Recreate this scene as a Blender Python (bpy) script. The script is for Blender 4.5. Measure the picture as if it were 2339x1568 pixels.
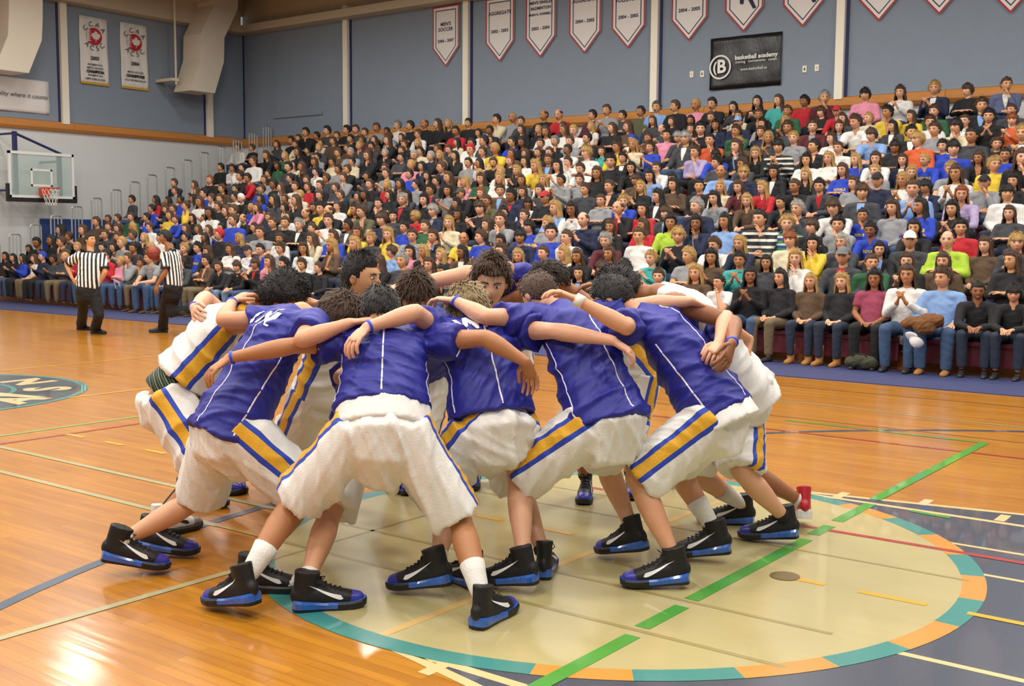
import bpy, math, random
import numpy as np
from mathutils import Vector, Matrix
from mathutils.bvhtree import BVHTree

for o in list(bpy.data.objects): bpy.data.objects.remove(o)
SC = bpy.context.scene
COL = SC.collection
random.seed(7); RNG = np.random.default_rng(7)

# ------------------------------------------------------------------ camera, light, exposure
# world: origin = centre of the painted free-throw circle, +X along the bleachers, +Y towards them, metres
CF, CW, CH = 2584.0, 2339.0, 1568.0
CP = np.array([3.239, -5.178, 1.69])
_y, _p, _r = math.radians(37.143), math.radians(5.439), math.radians(.4046)
_f0 = np.array([-math.sin(_y), math.cos(_y), 0]); _r0 = np.array([math.cos(_y), math.sin(_y), 0])
CFW = _f0*math.cos(_p)-np.array([0, 0, 1])*math.sin(_p); _u0 = np.cross(_r0, CFW)
CRT = math.cos(_r)*_r0+math.sin(_r)*_u0; CUP = math.cos(_r)*_u0-math.sin(_r)*_r0
cam = bpy.data.objects.new('camera', bpy.data.cameras.new('camera')); COL.objects.link(cam)
cam.data.sensor_fit = 'HORIZONTAL'; cam.data.sensor_width = 36; cam.data.lens = CF/CW*36
cam.data.dof.use_dof = True; cam.data.dof.focus_distance = 5.7; cam.data.dof.aperture_fstop = 10
cam.data.clip_start = .05; cam.data.clip_end = 200
cam.matrix_world = Matrix(((CRT[0], CUP[0], -CFW[0], CP[0]), (CRT[1], CUP[1], -CFW[1], CP[1]), (CRT[2], CUP[2], -CFW[2], CP[2]), (0, 0, 0, 1)))
SC.camera = cam
W = bpy.data.worlds.new('world'); SC.world = W; W.use_nodes = True
W.node_tree.nodes['Background'].inputs[0].default_value = (.93, .96, 1, 1)
W.node_tree.nodes['Background'].inputs[1].default_value = .2
SC.view_settings.view_transform = 'Standard'; SC.view_settings.look = 'None'
SC.view_settings.gamma = 1; SC.view_settings.use_curve_mapping = False
SC.view_settings.exposure = 0.3
def gym_lamp(x, y, w, z=8.3):
    l = bpy.data.lights.new('high_bay_light', 'AREA'); l.shape = 'RECTANGLE'; l.size = 1.3; l.size_y = .7
    l.energy = w; l.color = (1, .965, .9)
    o = bpy.data.objects.new('high_bay_light', l); o.location = (x, y, z); COL.objects.link(o)
for gx in (-20, -15, -10, -5, 0, 5):
    for gy in (-9, -4.5, 0, 4.5, 9, 13.5):
        gym_lamp(gx, gy, (172 if gx > -19 else 120)*(.7 if gy > 12 else 1))

# ------------------------------------------------------------------ helpers
def ray(x, y): return CFW+CRT*(x-CW/2)/CF-CUP*(y-CH/2)/CF
def at(x, y, d): return CP+ray(x, y)*d
def onX(x, y, v): d = ray(x, y); return CP+d*(v-CP[0])/d[0]
def onY(x, y, v): d = ray(x, y); return CP+d*(v-CP[1])/d[1]
def onZ(x, y, v=0.): d = ray(x, y); return CP+d*(v-CP[2])/d[2]
def nrm(v): v = np.asarray(v, float); n = np.linalg.norm(v); return v/n if n > 1e-9 else v
def lin(c):
    if isinstance(c, str): c = tuple(int(c[i:i+2], 16)/255 for i in (0, 2, 4))
    return tuple((v/12.92 if v <= .04045 else ((v+.055)/1.055)**2.4) for v in c)
MATS = {}
def mat(name, c=None, rough=.6, metal=0, bump=0, bscale=40, var=0, vscale=6, sheen=0, coat=0, emit=0, alpha=None, spec=.5, stretch=None):
    if name in MATS: return MATS[name]
    m = bpy.data.materials.new(name); m.use_nodes = True; MATS[name] = m
    nt = m.node_tree; b = nt.nodes['Principled BSDF']
    c = lin(c); b.inputs['Base Color'].default_value = (*c, 1)
    b.inputs['Roughness'].default_value = rough; b.inputs['Metallic'].default_value = metal
    b.inputs['Specular IOR Level'].default_value = spec
    b.inputs['Sheen Weight'].default_value = sheen; b.inputs['Coat Weight'].default_value = coat
    if emit: b.inputs['Emission Color'].default_value = (*c, 1); b.inputs['Emission Strength'].default_value = emit
    if alpha is not None: b.inputs['Alpha'].default_value = alpha
    co = None
    if var or bump:
        tc = nt.nodes.new('ShaderNodeTexCoord'); mp = nt.nodes.new('ShaderNodeMapping'); nt.links.new(tc.outputs['Object'], mp.inputs[0])
        if stretch: mp.inputs['Scale'].default_value = stretch
        co = mp.outputs[0]
    if var:
        n = nt.nodes.new('ShaderNodeTexNoise'); n.inputs['Scale'].default_value = vscale; n.inputs['Detail'].default_value = 4
        nt.links.new(co, n.inputs[0])
        mx = nt.nodes.new('ShaderNodeMix'); mx.data_type = 'RGBA'; nt.links.new(n.outputs[0], mx.inputs[0])
        mx.inputs[6].default_value = (*[v*(1-var) for v in c], 1); mx.inputs[7].default_value = (*[min(1, v*(1+var)) for v in c], 1)
        nt.links.new(mx.outputs[2], b.inputs['Base Color'])
    if bump:
        n = nt.nodes.new('ShaderNodeTexNoise'); n.inputs['Scale'].default_value = bscale; n.inputs['Detail'].default_value = 3
        nt.links.new(co, n.inputs[0])
        bp = nt.nodes.new('ShaderNodeBump'); bp.inputs['Strength'].default_value = bump; bp.inputs['Distance'].default_value = .01
        nt.links.new(n.outputs[0], bp.inputs['Height']); nt.links.new(bp.outputs[0], b.inputs['Normal'])
    return m
def ramp_mat(name, attr, stops, rough=.7, scale=1.0, offset=0., frac=False, bump=.25, bscale=60, sheen=.1):
    """colour steps along a float attribute of the mesh (stripes sewn into the cloth)"""
    if name in MATS: return MATS[name]
    m = bpy.data.materials.new(name); m.use_nodes = True; MATS[name] = m; nt = m.node_tree; b = nt.nodes['Principled BSDF']
    b.inputs['Roughness'].default_value = rough; b.inputs['Sheen Weight'].default_value = sheen
    a = nt.nodes.new('ShaderNodeAttribute'); a.attribute_name = attr
    ma = nt.nodes.new('ShaderNodeMath'); ma.operation = 'MULTIPLY_ADD'; ma.inputs[1].default_value = scale; ma.inputs[2].default_value = offset
    nt.links.new(a.outputs['Fac'], ma.inputs[0]); o = ma.outputs[0]
    if frac:
        fr = nt.nodes.new('ShaderNodeMath'); fr.operation = 'FRACT'; nt.links.new(o, fr.inputs[0]); o = fr.outputs[0]
    r = nt.nodes.new('ShaderNodeValToRGB'); r.color_ramp.interpolation = 'CONSTANT'; nt.links.new(o, r.inputs[0])
    el = r.color_ramp.elements
    while len(el) > 1: el.remove(el[-1])
    for i, (p, c) in enumerate(stops):
        e = el[0] if i == 0 else el.new(p)
        e.position = p; e.color = (*lin(c), 1)
    nt.links.new(r.outputs[0], b.inputs['Base Color'])
    if bump:
        tc = nt.nodes.new('ShaderNodeTexCoord'); n = nt.nodes.new('ShaderNodeTexNoise'); n.inputs['Scale'].default_value = bscale
        nt.links.new(tc.outputs['Object'], n.inputs[0]); bp = nt.nodes.new('ShaderNodeBump'); bp.inputs['Strength'].default_value = bump; bp.inputs['Distance'].default_value = .01
        nt.links.new(n.outputs[0], bp.inputs['Height']); nt.links.new(bp.outputs[0], b.inputs['Normal'])
    return m

class MB:
    """collects closed shapes for one mesh"""
    def __init__(s): s.v = []; s.f = []; s.mi = []
    def add(s, v, f, mi=0):
        k = len(s.v); s.v.extend([tuple(map(float, p)) for p in v]); s.f.extend([tuple(i+k for i in q) for q in f]); s.mi.extend([mi]*len(f)); return s
    def box(s, lo, hi, mi=0):
        a, b = lo, hi
        v = [(a[0], a[1], a[2]), (b[0], a[1], a[2]), (b[0], b[1], a[2]), (a[0], b[1], a[2]), (a[0], a[1], b[2]), (b[0], a[1], b[2]), (b[0], b[1], b[2]), (a[0], b[1], b[2])]
        return s.add(v, [(3, 2, 1, 0), (4, 5, 6, 7), (0, 1, 5, 4), (1, 2, 6, 5), (2, 3, 7, 6), (3, 0, 4, 7)], mi)
    def tube(s, pts, rad, side=None, n=14, cap='round', mi=0, close=False):
        P = np.array([np.asarray(p, float) for p in pts]); R = np.array([(r, r) if np.isscalar(r) else r for r in rad], float)
        m = len(P)
        if close: T = np.roll(P, -1, 0)-np.roll(P, 1, 0)
        else: T = np.gradient(P, axis=0)
        T = T/np.maximum(np.linalg.norm(T, axis=1), 1e-9)[:, None]
        if cap == 'round' and not close:
            P2 = [];R2 = [];T2 = []
            for a in (80, 55, 28):
                a = math.radians(a); P2.append(P[0]-T[0]*math.sin(a)*R[0].min()); R2.append(R[0]*math.cos(a)); T2.append(T[0])
            P2 += list(P); R2 += list(R); T2 += list(T)
            for a in (28, 55, 80):
                a = math.radians(a); P2.append(P[-1]+T[-1]*math.sin(a)*R[-1].min()); R2.append(R[-1]*math.cos(a)); T2.append(T[-1])
            P, R, T = np.array(P2), np.array(R2), np.array(T2); m = len(P)
        an = np.arange(n)*2*math.pi/n; ca, sa = np.cos(an), np.sin(an)
        u = None; V = []
        for i in range(m):
            t = T[i]
            if side is not None:
                sd = side[min(max(i-(3 if cap == 'round' and not close else 0), 0), len(side)-1)] if isinstance(side, list) else side
                u = np.asarray(sd, float)
            elif u is None: u = np.array([1, 0, 0]) if abs(t[0]) < .8 else np.array([0, 1, 0])
            u = u-t*np.dot(u, t); nu = np.linalg.norm(u)
            u = u/nu if nu > 1e-6 else nrm(np.cross(t, (0.3, .5, .8)))
            w = np.cross(t, u)
            V.append(P[i]+np.outer(ca*R[i, 0], u)+np.outer(sa*R[i, 1], w))
        V = np.concatenate(V); F = []
        for i in range(m if close else m-1):
            for j in range(n):
                a = i*n+j; b = i*n+(j+1) % n; i2 = ((i+1) % m)*n
                F.append((a, b, i2+(j+1) % n, i2+j))
        V = list(map(tuple, V))
        if not close:
            k = len(V); V += [tuple(P[0]), tuple(P[-1])]
            for j in range(n):
                F.append((k, (j+1) % n, j)); F.append((k+1, (m-1)*n+j, (m-1)*n+(j+1) % n))
        return s.add(V, F, mi)
    def limb(s, a, b, prof, n=14, cap='round', side=None, mi=0):
        a, b = np.asarray(a, float), np.asarray(b, float)
        return s.tube([a+(b-a)*t for t, _ in prof], [r for _, r in prof], side, n, cap, mi)
    def ball(s, c, r, M=None, n=12, m=9, mi=0):
        r = (r, r, r) if np.isscalar(r) else r; V = []; F = []
        for i in range(m+1):
            th = math.pi*i/m
            for j in range(n):
                ph = 2*math.pi*j/n; V.append((r[0]*math.sin(th)*math.cos(ph), r[1]*math.sin(th)*math.sin(ph), r[2]*math.cos(th)))
        V = np.array(V)
        if M is not None: V = V@np.asarray(M).T
        V = V+np.asarray(c)
        for i in range(m):
            for j in range(n):
                F.append((i*n+j, (i+1)*n+j, (i+1)*n+(j+1) % n, i*n+(j+1) % n))
        return s.add(V, F, mi)
    def poly(s, pts, mi=0): return s.add(pts, [tuple(range(len(pts)))], mi)
    def prism(s, pts, off, mi=0):
        n = len(pts); a = np.array(pts, float); b = a+np.asarray(off)
        return s.add(np.vstack([a, b]), [tuple(range(n))[::-1], tuple(range(n, 2*n))]+[(i, (i+1) % n, n+(i+1) % n, n+i) for i in range(n)], mi)
    def mesh(s, name, smooth=False):
        used = sorted(set(i for f in s.f for i in f))
        if len(used) < len(s.v):
            mp_ = {a: b for b, a in enumerate(used)}; s.v = [s.v[i] for i in used]; s.f = [tuple(mp_[i] for i in f) for f in s.f]
        me = bpy.data.meshes.new(name); me.from_pydata(s.v, [], s.f)
        if any(s.mi): me.polygons.foreach_set('material_index', s.mi)
        if smooth: me.polygons.foreach_set('use_smooth', [True]*len(me.polygons))
        me.update(); return me
def arr(me):
    a = np.empty(len(me.vertices)*3, np.float32); me.vertices.foreach_get('co', a); return a.reshape(-1, 3).astype(float)
def setarr(me, a): me.vertices.foreach_set('co', np.asarray(a, np.float32).ravel()); me.update()
def setattr_f(me, name, vals):
    at_ = me.attributes.new(name, 'FLOAT', 'POINT'); at_.data.foreach_set('value', np.asarray(vals, np.float32))
def fuse(mb, name, voxel=.012, smooth=3, fac=.5):
    """one continuous skin over overlapping closed shapes"""
    me = mb.mesh(name); o = bpy.data.objects.new('tmp', me); COL.objects.link(o)
    r = o.modifiers.new('r', 'REMESH'); r.mode = 'VOXEL'; r.voxel_size = voxel
    if smooth: q = o.modifiers.new('s', 'SMOOTH'); q.iterations = smooth; q.factor = fac
    dg = bpy.context.evaluated_depsgraph_get(); dg.update()
    out = bpy.data.meshes.new_from_object(o.evaluated_get(dg)); out.name = name
    bpy.data.objects.remove(o); bpy.data.meshes.remove(me)
    out.polygons.foreach_set('use_smooth', [True]*len(out.polygons)); out.update(); return out
def join_into(me, mb):
    """append loose closed shapes (fingers, head) to a mesh"""
    a = arr(me); F = [tuple(p.vertices) for p in me.polygons]; k = len(a)
    out = bpy.data.meshes.new(me.name); out.from_pydata([tuple(x) for x in a]+mb.v, [], F+[tuple(i+k for i in f) for f in mb.f])
    out.polygons.foreach_set('use_smooth', [True]*len(out.polygons)); out.update(); return out
def obj(name, me, m=None, parent=None, loc=None, M=None):
    if isinstance(me, MB): me = me.mesh(name)
    o = bpy.data.objects.new(name, me); COL.objects.link(o)
    if m is not None:
        for q in (m if isinstance(m, (list, tuple)) else [m]): me.materials.append(q)
    if parent is not None: o.parent = parent
    if M is not None: o.matrix_local = M
    if loc is not None: o.location = loc
    return o
def obj_om(name, me, mats, parent=None, M=None):
    """object with its own materials on shared mesh data"""
    if not isinstance(mats, (list, tuple)): mats = [mats]
    while len(me.materials) < len(mats): me.materials.append(None)
    o = bpy.data.objects.new(name, me); COL.objects.link(o)
    for i, q in enumerate(mats): o.material_slots[i].link = 'OBJECT'; o.material_slots[i].material = q
    if parent is not None: o.parent = parent
    if M is not None: o.matrix_local = M
    return o
def tag(o, label, cat, group=None):
    o['label'] = label; o['category'] = cat
    if group: o['group'] = group
    return o
def struct(name, me, m, label=None, cat=None):
    o = obj(name, me, m); o['kind'] = 'structure'
    if label: o['label'] = label
    if cat: o['category'] = cat
    return o
def empty(name, loc=(0, 0, 0), rz=0):
    o = bpy.data.objects.new(name, None); COL.objects.link(o); o.location = loc; o.rotation_euler = (0, 0, rz); o.empty_display_size = .1; return o
def text2d(s, size, bold=0, shear=0, space=1):
    c = bpy.data.curves.new('t', 'FONT'); c.body = s; c.size = size; c.align_x = 'CENTER'; c.align_y = 'CENTER'; c.offset = bold; c.shear = shear; c.space_character = space
    c.resolution_u = 3
    o = bpy.data.objects.new('t', c); COL.objects.link(o)
    dg = bpy.context.evaluated_depsgraph_get(); dg.update()
    me = bpy.data.meshes.new_from_object(o.evaluated_get(dg))
    v = arr(me)[:, :2]; f = [tuple(p.vertices) for p in me.polygons]
    bpy.data.objects.remove(o); bpy.data.curves.remove(c); bpy.data.meshes.remove(me)
    return v, f
def lettering(mb, s, size, o, ux, uy, **k):
    v, f = text2d(s, size, **k); o, ux, uy = map(np.asarray, (o, ux, uy))
    mb.add([o+ux*a+uy*b for a, b in v], f); return mb
# ------------------------------------------------------------------ materials of the hall
def floor_material():
    m = bpy.data.materials.new('maple_floor'); m.use_nodes = True; nt = m.node_tree; b = nt.nodes['Principled BSDF']
    tc = nt.nodes.new('ShaderNodeTexCoord')
    mp = nt.nodes.new('ShaderNodeMapping'); nt.links.new(tc.outputs['Object'], mp.inputs[0])
    br = nt.nodes.new('ShaderNodeTexBrick'); nt.links.new(mp.outputs[0], br.inputs[0])
    br.inputs['Scale'].default_value = 1; br.inputs['Brick Width'].default_value = .9; br.inputs['Row Height'].default_value = .057
    br.inputs['Mortar Size'].default_value = .0012; br.inputs['Bias'].default_value = 0
    br.inputs['Color1'].default_value = (*lin('bd8222'), 1); br.inputs['Color2'].default_value = (*lin('ac701a'), 1); br.inputs['Mortar'].default_value = (*lin('8a5616'), 1)
    m2 = nt.nodes.new('ShaderNodeMapping'); m2.inputs['Scale'].default_value = (.7, 9, 1); nt.links.new(tc.outputs['Object'], m2.inputs[0])
    n = nt.nodes.new('ShaderNodeTexNoise'); n.inputs['Scale'].default_value = 2.2; n.inputs['Detail'].default_value = 6; n.inputs['Roughness'].default_value = .6
    nt.links.new(m2.outputs[0], n.inputs[0])
    r = nt.nodes.new('ShaderNodeValToRGB'); r.color_ramp.elements[0].position = .3; r.color_ramp.elements[1].position = .72
    r.color_ramp.elements[0].color = (.78, .72, .62, 1); r.color_ramp.elements[1].color = (1.12, 1.1, 1.06, 1); nt.links.new(n.outputs[0], r.inputs[0])
    mx = nt.nodes.new('ShaderNodeMix'); mx.data_type = 'RGBA'; mx.blend_type = 'MULTIPLY'; mx.inputs[0].default_value = 1
    nt.links.new(br.outputs[0], mx.inputs[6]); nt.links.new(r.outputs[0], mx.inputs[7]); nt.links.new(mx.outputs[2], b.inputs['Base Color'])
    b.inputs['Roughness'].default_value = .3; b.inputs['Coat Weight'].default_value = .45; b.inputs['Coat Roughness'].default_value = .12
    n2 = nt.nodes.new('ShaderNodeTexNoise'); n2.inputs['Scale'].default_value = 1.6; nt.links.new(m2.outputs[0], n2.inputs[0])
    bp = nt.nodes.new('ShaderNodeBump'); bp.inputs['Strength'].default_value = .05; bp.inputs['Distance'].default_value = .02
    nt.links.new(n2.outputs[0], bp.inputs['Height']); nt.links.new(bp.outputs[0], b.inputs['Normal']); nt.links.new(bp.outputs[0], b.inputs['Coat Normal'])
    return m
def paint(name, c): return mat(name, c, rough=.3, coat=.5, var=.06, vscale=3, stretch=(.7, 6, 1))
M_FLOOR = floor_material()
M_UP = mat('blue_grey_wall_cloth', '8491a0', .9, bump=.3, bscale=120, var=.05, vscale=2)
M_LOW = mat('white_wall_paint', 'd3d7d7', .7, var=.03, vscale=1)
M_BEIGE = mat('beige_steel_paint', 'c6b99f', .6)
M_COL = mat('cream_column_paint', 'efe9d8', .5)
M_NAVY = mat('navy_trim_paint', '1f2a5c', .5)
M_BAND = mat('varnished_wood_rail', 'c48340', .45, var=.18, vscale=4, stretch=(.5, .5, 8), coat=.3)
M_ROOF = mat('roof_deck', 'c2b294', .8, var=.06)
M_MAT = mat('navy_floor_mat', '343a63', .55, bump=.2, bscale=80, var=.1)
XE, YB = -25.45, 18.6          # end wall, bleacher wall
ZB0, ZB1, ZT = 4.40, 4.68, 7.85
# floor
fl = struct('floor', MB().box((XE, -12, -.1), (10, YB, 0)), M_FLOOR)
# walls: painted block below, cloth panels above
w = struct('wall_back', MB().box((XE, YB, 0), (10, YB+.2, ZB0)), M_LOW)
w2 = struct('wall_left', MB().box((XE-.2, -12, 0), (XE, YB, ZB0)), M_LOW)
cols_b = [-20.79, -16.28, -10.53, -6.02, 1.2]
xs = [XE]+cols_b+[10]
for a, b in zip(xs[:-1], xs[1:]): obj('wall_panel', MB().box((a+(.12 if a > XE else 0), YB-.02, ZB1), (b-.12, YB+.2, ZT)), M_UP, w)
ys = [-12, 2, 7.4, 12.35, 17.17, YB]
for a, b in zip(ys[:-1], ys[1:]): obj('wall_panel', MB().box((XE-.2, a+.12, ZB1), (XE+.02, b-(.12 if b < YB else 0), ZT)), M_UP, w2)
n = 0
for x in cols_b:
    n += 1; t = struct('trim_%d' % n, MB().box((x-.09, YB-.16, ZB1-.06), (x+.09, YB+.1, ZT+.4)), M_COL)
    obj('edge_strip', MB().box((x+.09, YB-.06, ZB1), (x+.15, YB+.1, ZT)), M_NAVY, t); obj('edge_strip', MB().box((x-.12, YB-.06, ZB1), (x-.09, YB+.1, ZT)), M_NAVY, t)
for y in ys[1:-1]:
    n += 1; t = struct('trim_%d' % n, MB().box((XE-.1, y-.1, ZB1-.06), (XE+.16, y+.1, ZT+.4)), M_COL)
    obj('edge_strip', MB().box((XE-.1, y-.15, ZB1), (XE+.06, y-.1, ZT)), M_NAVY, t)
n += 1; struct('trim_%d' % n, MB().box((XE, YB-.05, ZB1), (XE+.06, YB, ZT)), M_NAVY)
def rail(a, b, axis):
    # rounded wooden crash rail along the wall
    pr_ = [(0, ZB0), (.1, ZB0+.02), (.15, ZB0+.09), (.15, ZB0+.19), (.1, ZB0+.26), (0, ZB1)]
    mb = MB()
    if axis == 'x': mb.prism([(a, YB-p, z) for p, z in pr_][::-1], (b-a, 0, 0))
    else: mb.prism([(XE+p, a, z) for p, z in pr_], (0, b-a, 0))
    return mb
tb = struct('trim_%d' % (n+1), rail(XE, -20.0, 'x'), M_BAND)
for a, b in ((-19.99, -14.6), (-14.59, -9.2), (-9.19, -3.8), (-3.79, 1.6), (1.61, 10)): obj('rail_board', rail(a, b, 'x'), M_BAND, tb)
te = struct('trim_%d' % (n+2), rail(12.6, YB, 'y'), M_BAND)
for a, b in ((7.2, 12.59), (1.8, 7.19), (-12, 1.79)): obj('rail_board', rail(a, b, 'y'), M_BAND, te)
# ceiling with beams
ce = struct('ceiling', MB().box((XE-.2, -12, 9.3), (10, YB+.2, 9.4)), M_ROOF)
for y in (18.35,): obj('edge_beam', MB().box((XE, y-.25, ZT), (10, y+.25, ZT+.22)), M_BEIGE, ce)
obj('edge_beam', MB().box((XE, -12, ZT), (XE+.5, YB-.5, ZT+.65)), M_BEIGE, ce)
obj('upper_wall_strip', MB().box((XE, YB-.02, ZT+.2), (10, YB+.2, 9.3)), M_ROOF, ce)
obj('upper_wall_strip', MB().box((XE-.2, -12, ZT+.6), (XE+.02, YB, 9.3)), M_ROOF, ce)
for x in np.arange(-24.2, 10, 1.5): obj('purlin', MB().box((x-.05, -12, 8.75), (x+.05, YB, 9.3)), M_BEIGE, ce)
for y in (16.2, 12.4, 8.6, 4.8, 1.0, -2.8, -6.6): obj('main_beam', MB().box((XE, y-.12, 8.45), (10, y+.12, 8.75)), M_BEIGE, ce)
# navy mat along the bleachers
mt = obj('floor_mat', MB().box((XE+.2, 7.72, .0), (9.5, 9.25, .012)), M_MAT); tag(mt, 'long navy floor mat laid in front of the bleachers', 'mat')
ba = obj('wall_pad', MB().box((XE+.02, 11.55, .2), (XE+.1, 14.2, 2.05)), mat('blue_pad', '27417c', .6)); tag(ba, 'blue padded panel on white end wall behind the bleacher rails', 'pad')

# ------------------------------------------------------------------ paint on the floor
LZ = [.0008]
def on_floor(pts, m, name='floor_line', z=None):
    z = z or LZ[0]
    return obj(name, MB().poly([(p[0], p[1], z) for p in pts]), m, fl)
def fline(a, b, w, m, z=.0025, name='floor_line'):
    a, b = np.array(a, float), np.array(b, float); t = nrm(b-a); q = np.array([-t[1], t[0]])*w/2
    return on_floor([a-q, b-q, b+q, a+q], m, name, z)
def arc(c, r0, r1, a0, a1, m, name, z, n=48):
    aa = np.radians(np.linspace(a0, a1, n+1)); mb = MB()
    o = [(c[0]+r1*math.cos(t), c[1]+r1*math.sin(t), z) for t in aa]; i = [(c[0]+r0*math.cos(t), c[1]+r0*math.sin(t), z) for t in aa]
    mb.add(i+o, [(k, n+1+k, n+2+k, k+1) for k in range(n)])
    return obj(name, mb, m, fl)
P_CREAM = paint('cream_circle_paint', 'b6aa78'); P_TEAL = paint('teal_line_paint', '3f8a84'); P_OR = paint('orange_line_paint', 'd9913f')
P_NAVY = paint('slate_key_paint', '464d5b'); P_LINE = paint('pale_line_paint', 'dcc08a'); P_GRN = paint('green_line_paint', '4a9a3a')
P_RED = paint('red_line_paint', 'a83a35'); P_YEL = paint('yellow_line_paint', 'e0a92a'); P_BRN = paint('brown_line_paint', '9d8f5c'); P_GREY = paint('grey_green_line_paint', 'a9a378')
P_BLU = paint('blue_line_paint', '3c5068'); P_BRASS = mat('brass_plate', '7a6a42', .4, metal=.6, var=.3, vscale=40)
on_floor([(0, -1.85), (5.8, -3.0), (5.8, 3.0), (0, 1.85)], P_NAVY, 'key_area', .0006)
fline((0, 1.85), (5.8, 3.0), .05, P_LINE, .0012); fline((0, -1.85), (5.8, -3.0), .05, P_LINE, .0012)
fline((.1, 1.87), (5.8, 1.87), .05, P_LINE, .0012); fline((.1, -1.87), (5.8, -1.87), .05, P_LINE, .0012)
for x, y in ((.55, 1.98), (1.05, 2.12), (1.55, 2.0), (2.1, 2.05)): fline((x, y-.09), (x, y+.09), .06, P_LINE, .0013)
for x, y in ((.42, -1.92), (.95, -2.02), (1.5, -2.0)): fline((x, y-.09), (x, y+.09), .06, P_LINE, .0013)
fline((1.25, 1.22), (5, 1.22), .035, P_LINE, .0013); fline((1.62, .71), (5, .71), .035, P_LINE, .0013); fline((1.55, -.64), (5, -.64), .04, P_LINE, .0013)
disc = [(1.85*math.cos(t), 1.85*math.sin(t)) for t in np.linspace(0, 2*math.pi, 97)[:-1]]
on_floor(disc, P_CREAM, 'circle_field', .0016)
arc((0, 0), 1.80, 1.9134, 90, 270, P_TEAL, 'circle_line', .0022)
SEG = [-90, -67, -55, -42, -29.5, -17.5, -5, 8, 20.5, 32.5, 45, 57, 69, 90]
for k, (a, b) in enumerate(zip(SEG[:-1], SEG[1:])): arc((0, 0), 1.80, 1.9134, a, b, P_OR if k % 2 else P_TEAL, 'circle_line', .0022, 8)
fline((0, -1.8), (0, 1.8), .05, paint('faded_orange_paint', 'cfae6a'), .0024)
# dashed green line
for y0, y1 in ((-4.2, -1.15), (-1.04, -.68), (-.57, .78), (.9, 1.15), (1.28, 1.85), (1.98, 4.6)): fline((.81-(y0+y1)*.006, y0), (.81-(y0+y1)*.006, y1), .075, P_GRN, .003)
fline((-1.0, 4.62), (.72, 4.58), .045, P_GRN, .003); fline((1.05, 1.83), (1.3, 1.8), .05, P_GRN, .003)
for y, x0, x1 in ((1.05, .55, 6), (1.12, -.9, -.75), (4.07, -3, 6)): fline((x0, y), (x1, y), .05, P_RED, .0028)
fline((-5.4, -6), (-5.4, 1.6), .05, P_RED, .0028); fline((-5.74, -6), (-5.74, 1.6), .045, paint('pale_green_paint', '86b36a'), .0027)
for x0, x1 in ((1.38, 1.70), (1.0, 1.21), (-.47, -.28), (-.98, -.78), (-3.1, -2.85), (1.88, 2.4), (-3.75, -3.5), (-4.3, -4.05), (-4.85, -4.6), (-5.4, -5.15)):
    fline((x0, .045), (x1, .045), .045, P_YEL, .003)
fline((-10.0, -6), (-10.0, 6), .05, P_YEL, .0028); fline((-7.3, .6), (-7.3, 6), .05, P_YEL, .0027)
for y in (-.6, -1.08): fline((-9, y), (-2.0, y), .05, P_GREY, .0026); fline((-2, y), (1.5, y), .03, P_BRN, .0026)
fline((-1.8, .55), (1.75, .55), .025, P_BRN, .0026); fline((-1.5, .98), (.5, .98), .022, P_BRN, .0026)
fline((-1.22, -7), (-1.22, -1.5), .05, P_GREY, .0026); fline((-1.22, -1.35), (-1.22, .2), .022, P_BRN, .0026); fline((-3.0, 5.9), (6, 5.2), .035, P_GREY, .0026)
fline((-9, 6.9), (9, 6.95), .04, paint('faint_brown_paint', '9a6a34'), .0026); fline((-10, 4.9), (6, 4.75), .03, paint('faint_brown_paint', '9a6a34'), .0026)
arc((4.1, 0), 6.24, 6.31, 90, 270, P_BLU, 'three_point_line', .0021, 64)
d = obj('floor_socket_cover', MB().tube([(1.0, .05, 0), (1.0, .05, .005)], [.075, .075], n=24, cap='flat'), P_BRASS, fl)
# centre-court emblem
on_floor([(-8.75+1.62*math.cos(t), .37+1.62*math.sin(t)) for t in np.linspace(0, 2*math.pi, 65)[:-1]], paint('dark_emblem_paint', '35454e'), 'emblem_field', .0030)
arc((-8.75, .37), 1.62, 1.69, 0, 360, P_TEAL, 'emblem_ring', .0034, 64); arc((-8.75, .37), .92, .97, 0, 360, P_TEAL, 'emblem_ring', .0034, 48)
on_floor([(-9.3, .3), (-7.55, 1.0), (-7.5, 1.12), (-9.3, .75)], P_LINE, 'emblem_spike', .0036)
for chx, an in (('S', 58), ('N', 92), ('O', 126), ('A', 20)):
    t = math.radians(an); c0 = np.array([-8.75+1.3*math.cos(t), .37+1.3*math.sin(t), .0036]); mb = MB()
    lettering(mb, chx, .62, c0, (-math.sin(t), math.cos(t), 0), (-math.cos(t), -math.sin(t), 0), bold=.03)
    obj('emblem_letter', mb, P_LINE, fl)

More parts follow.
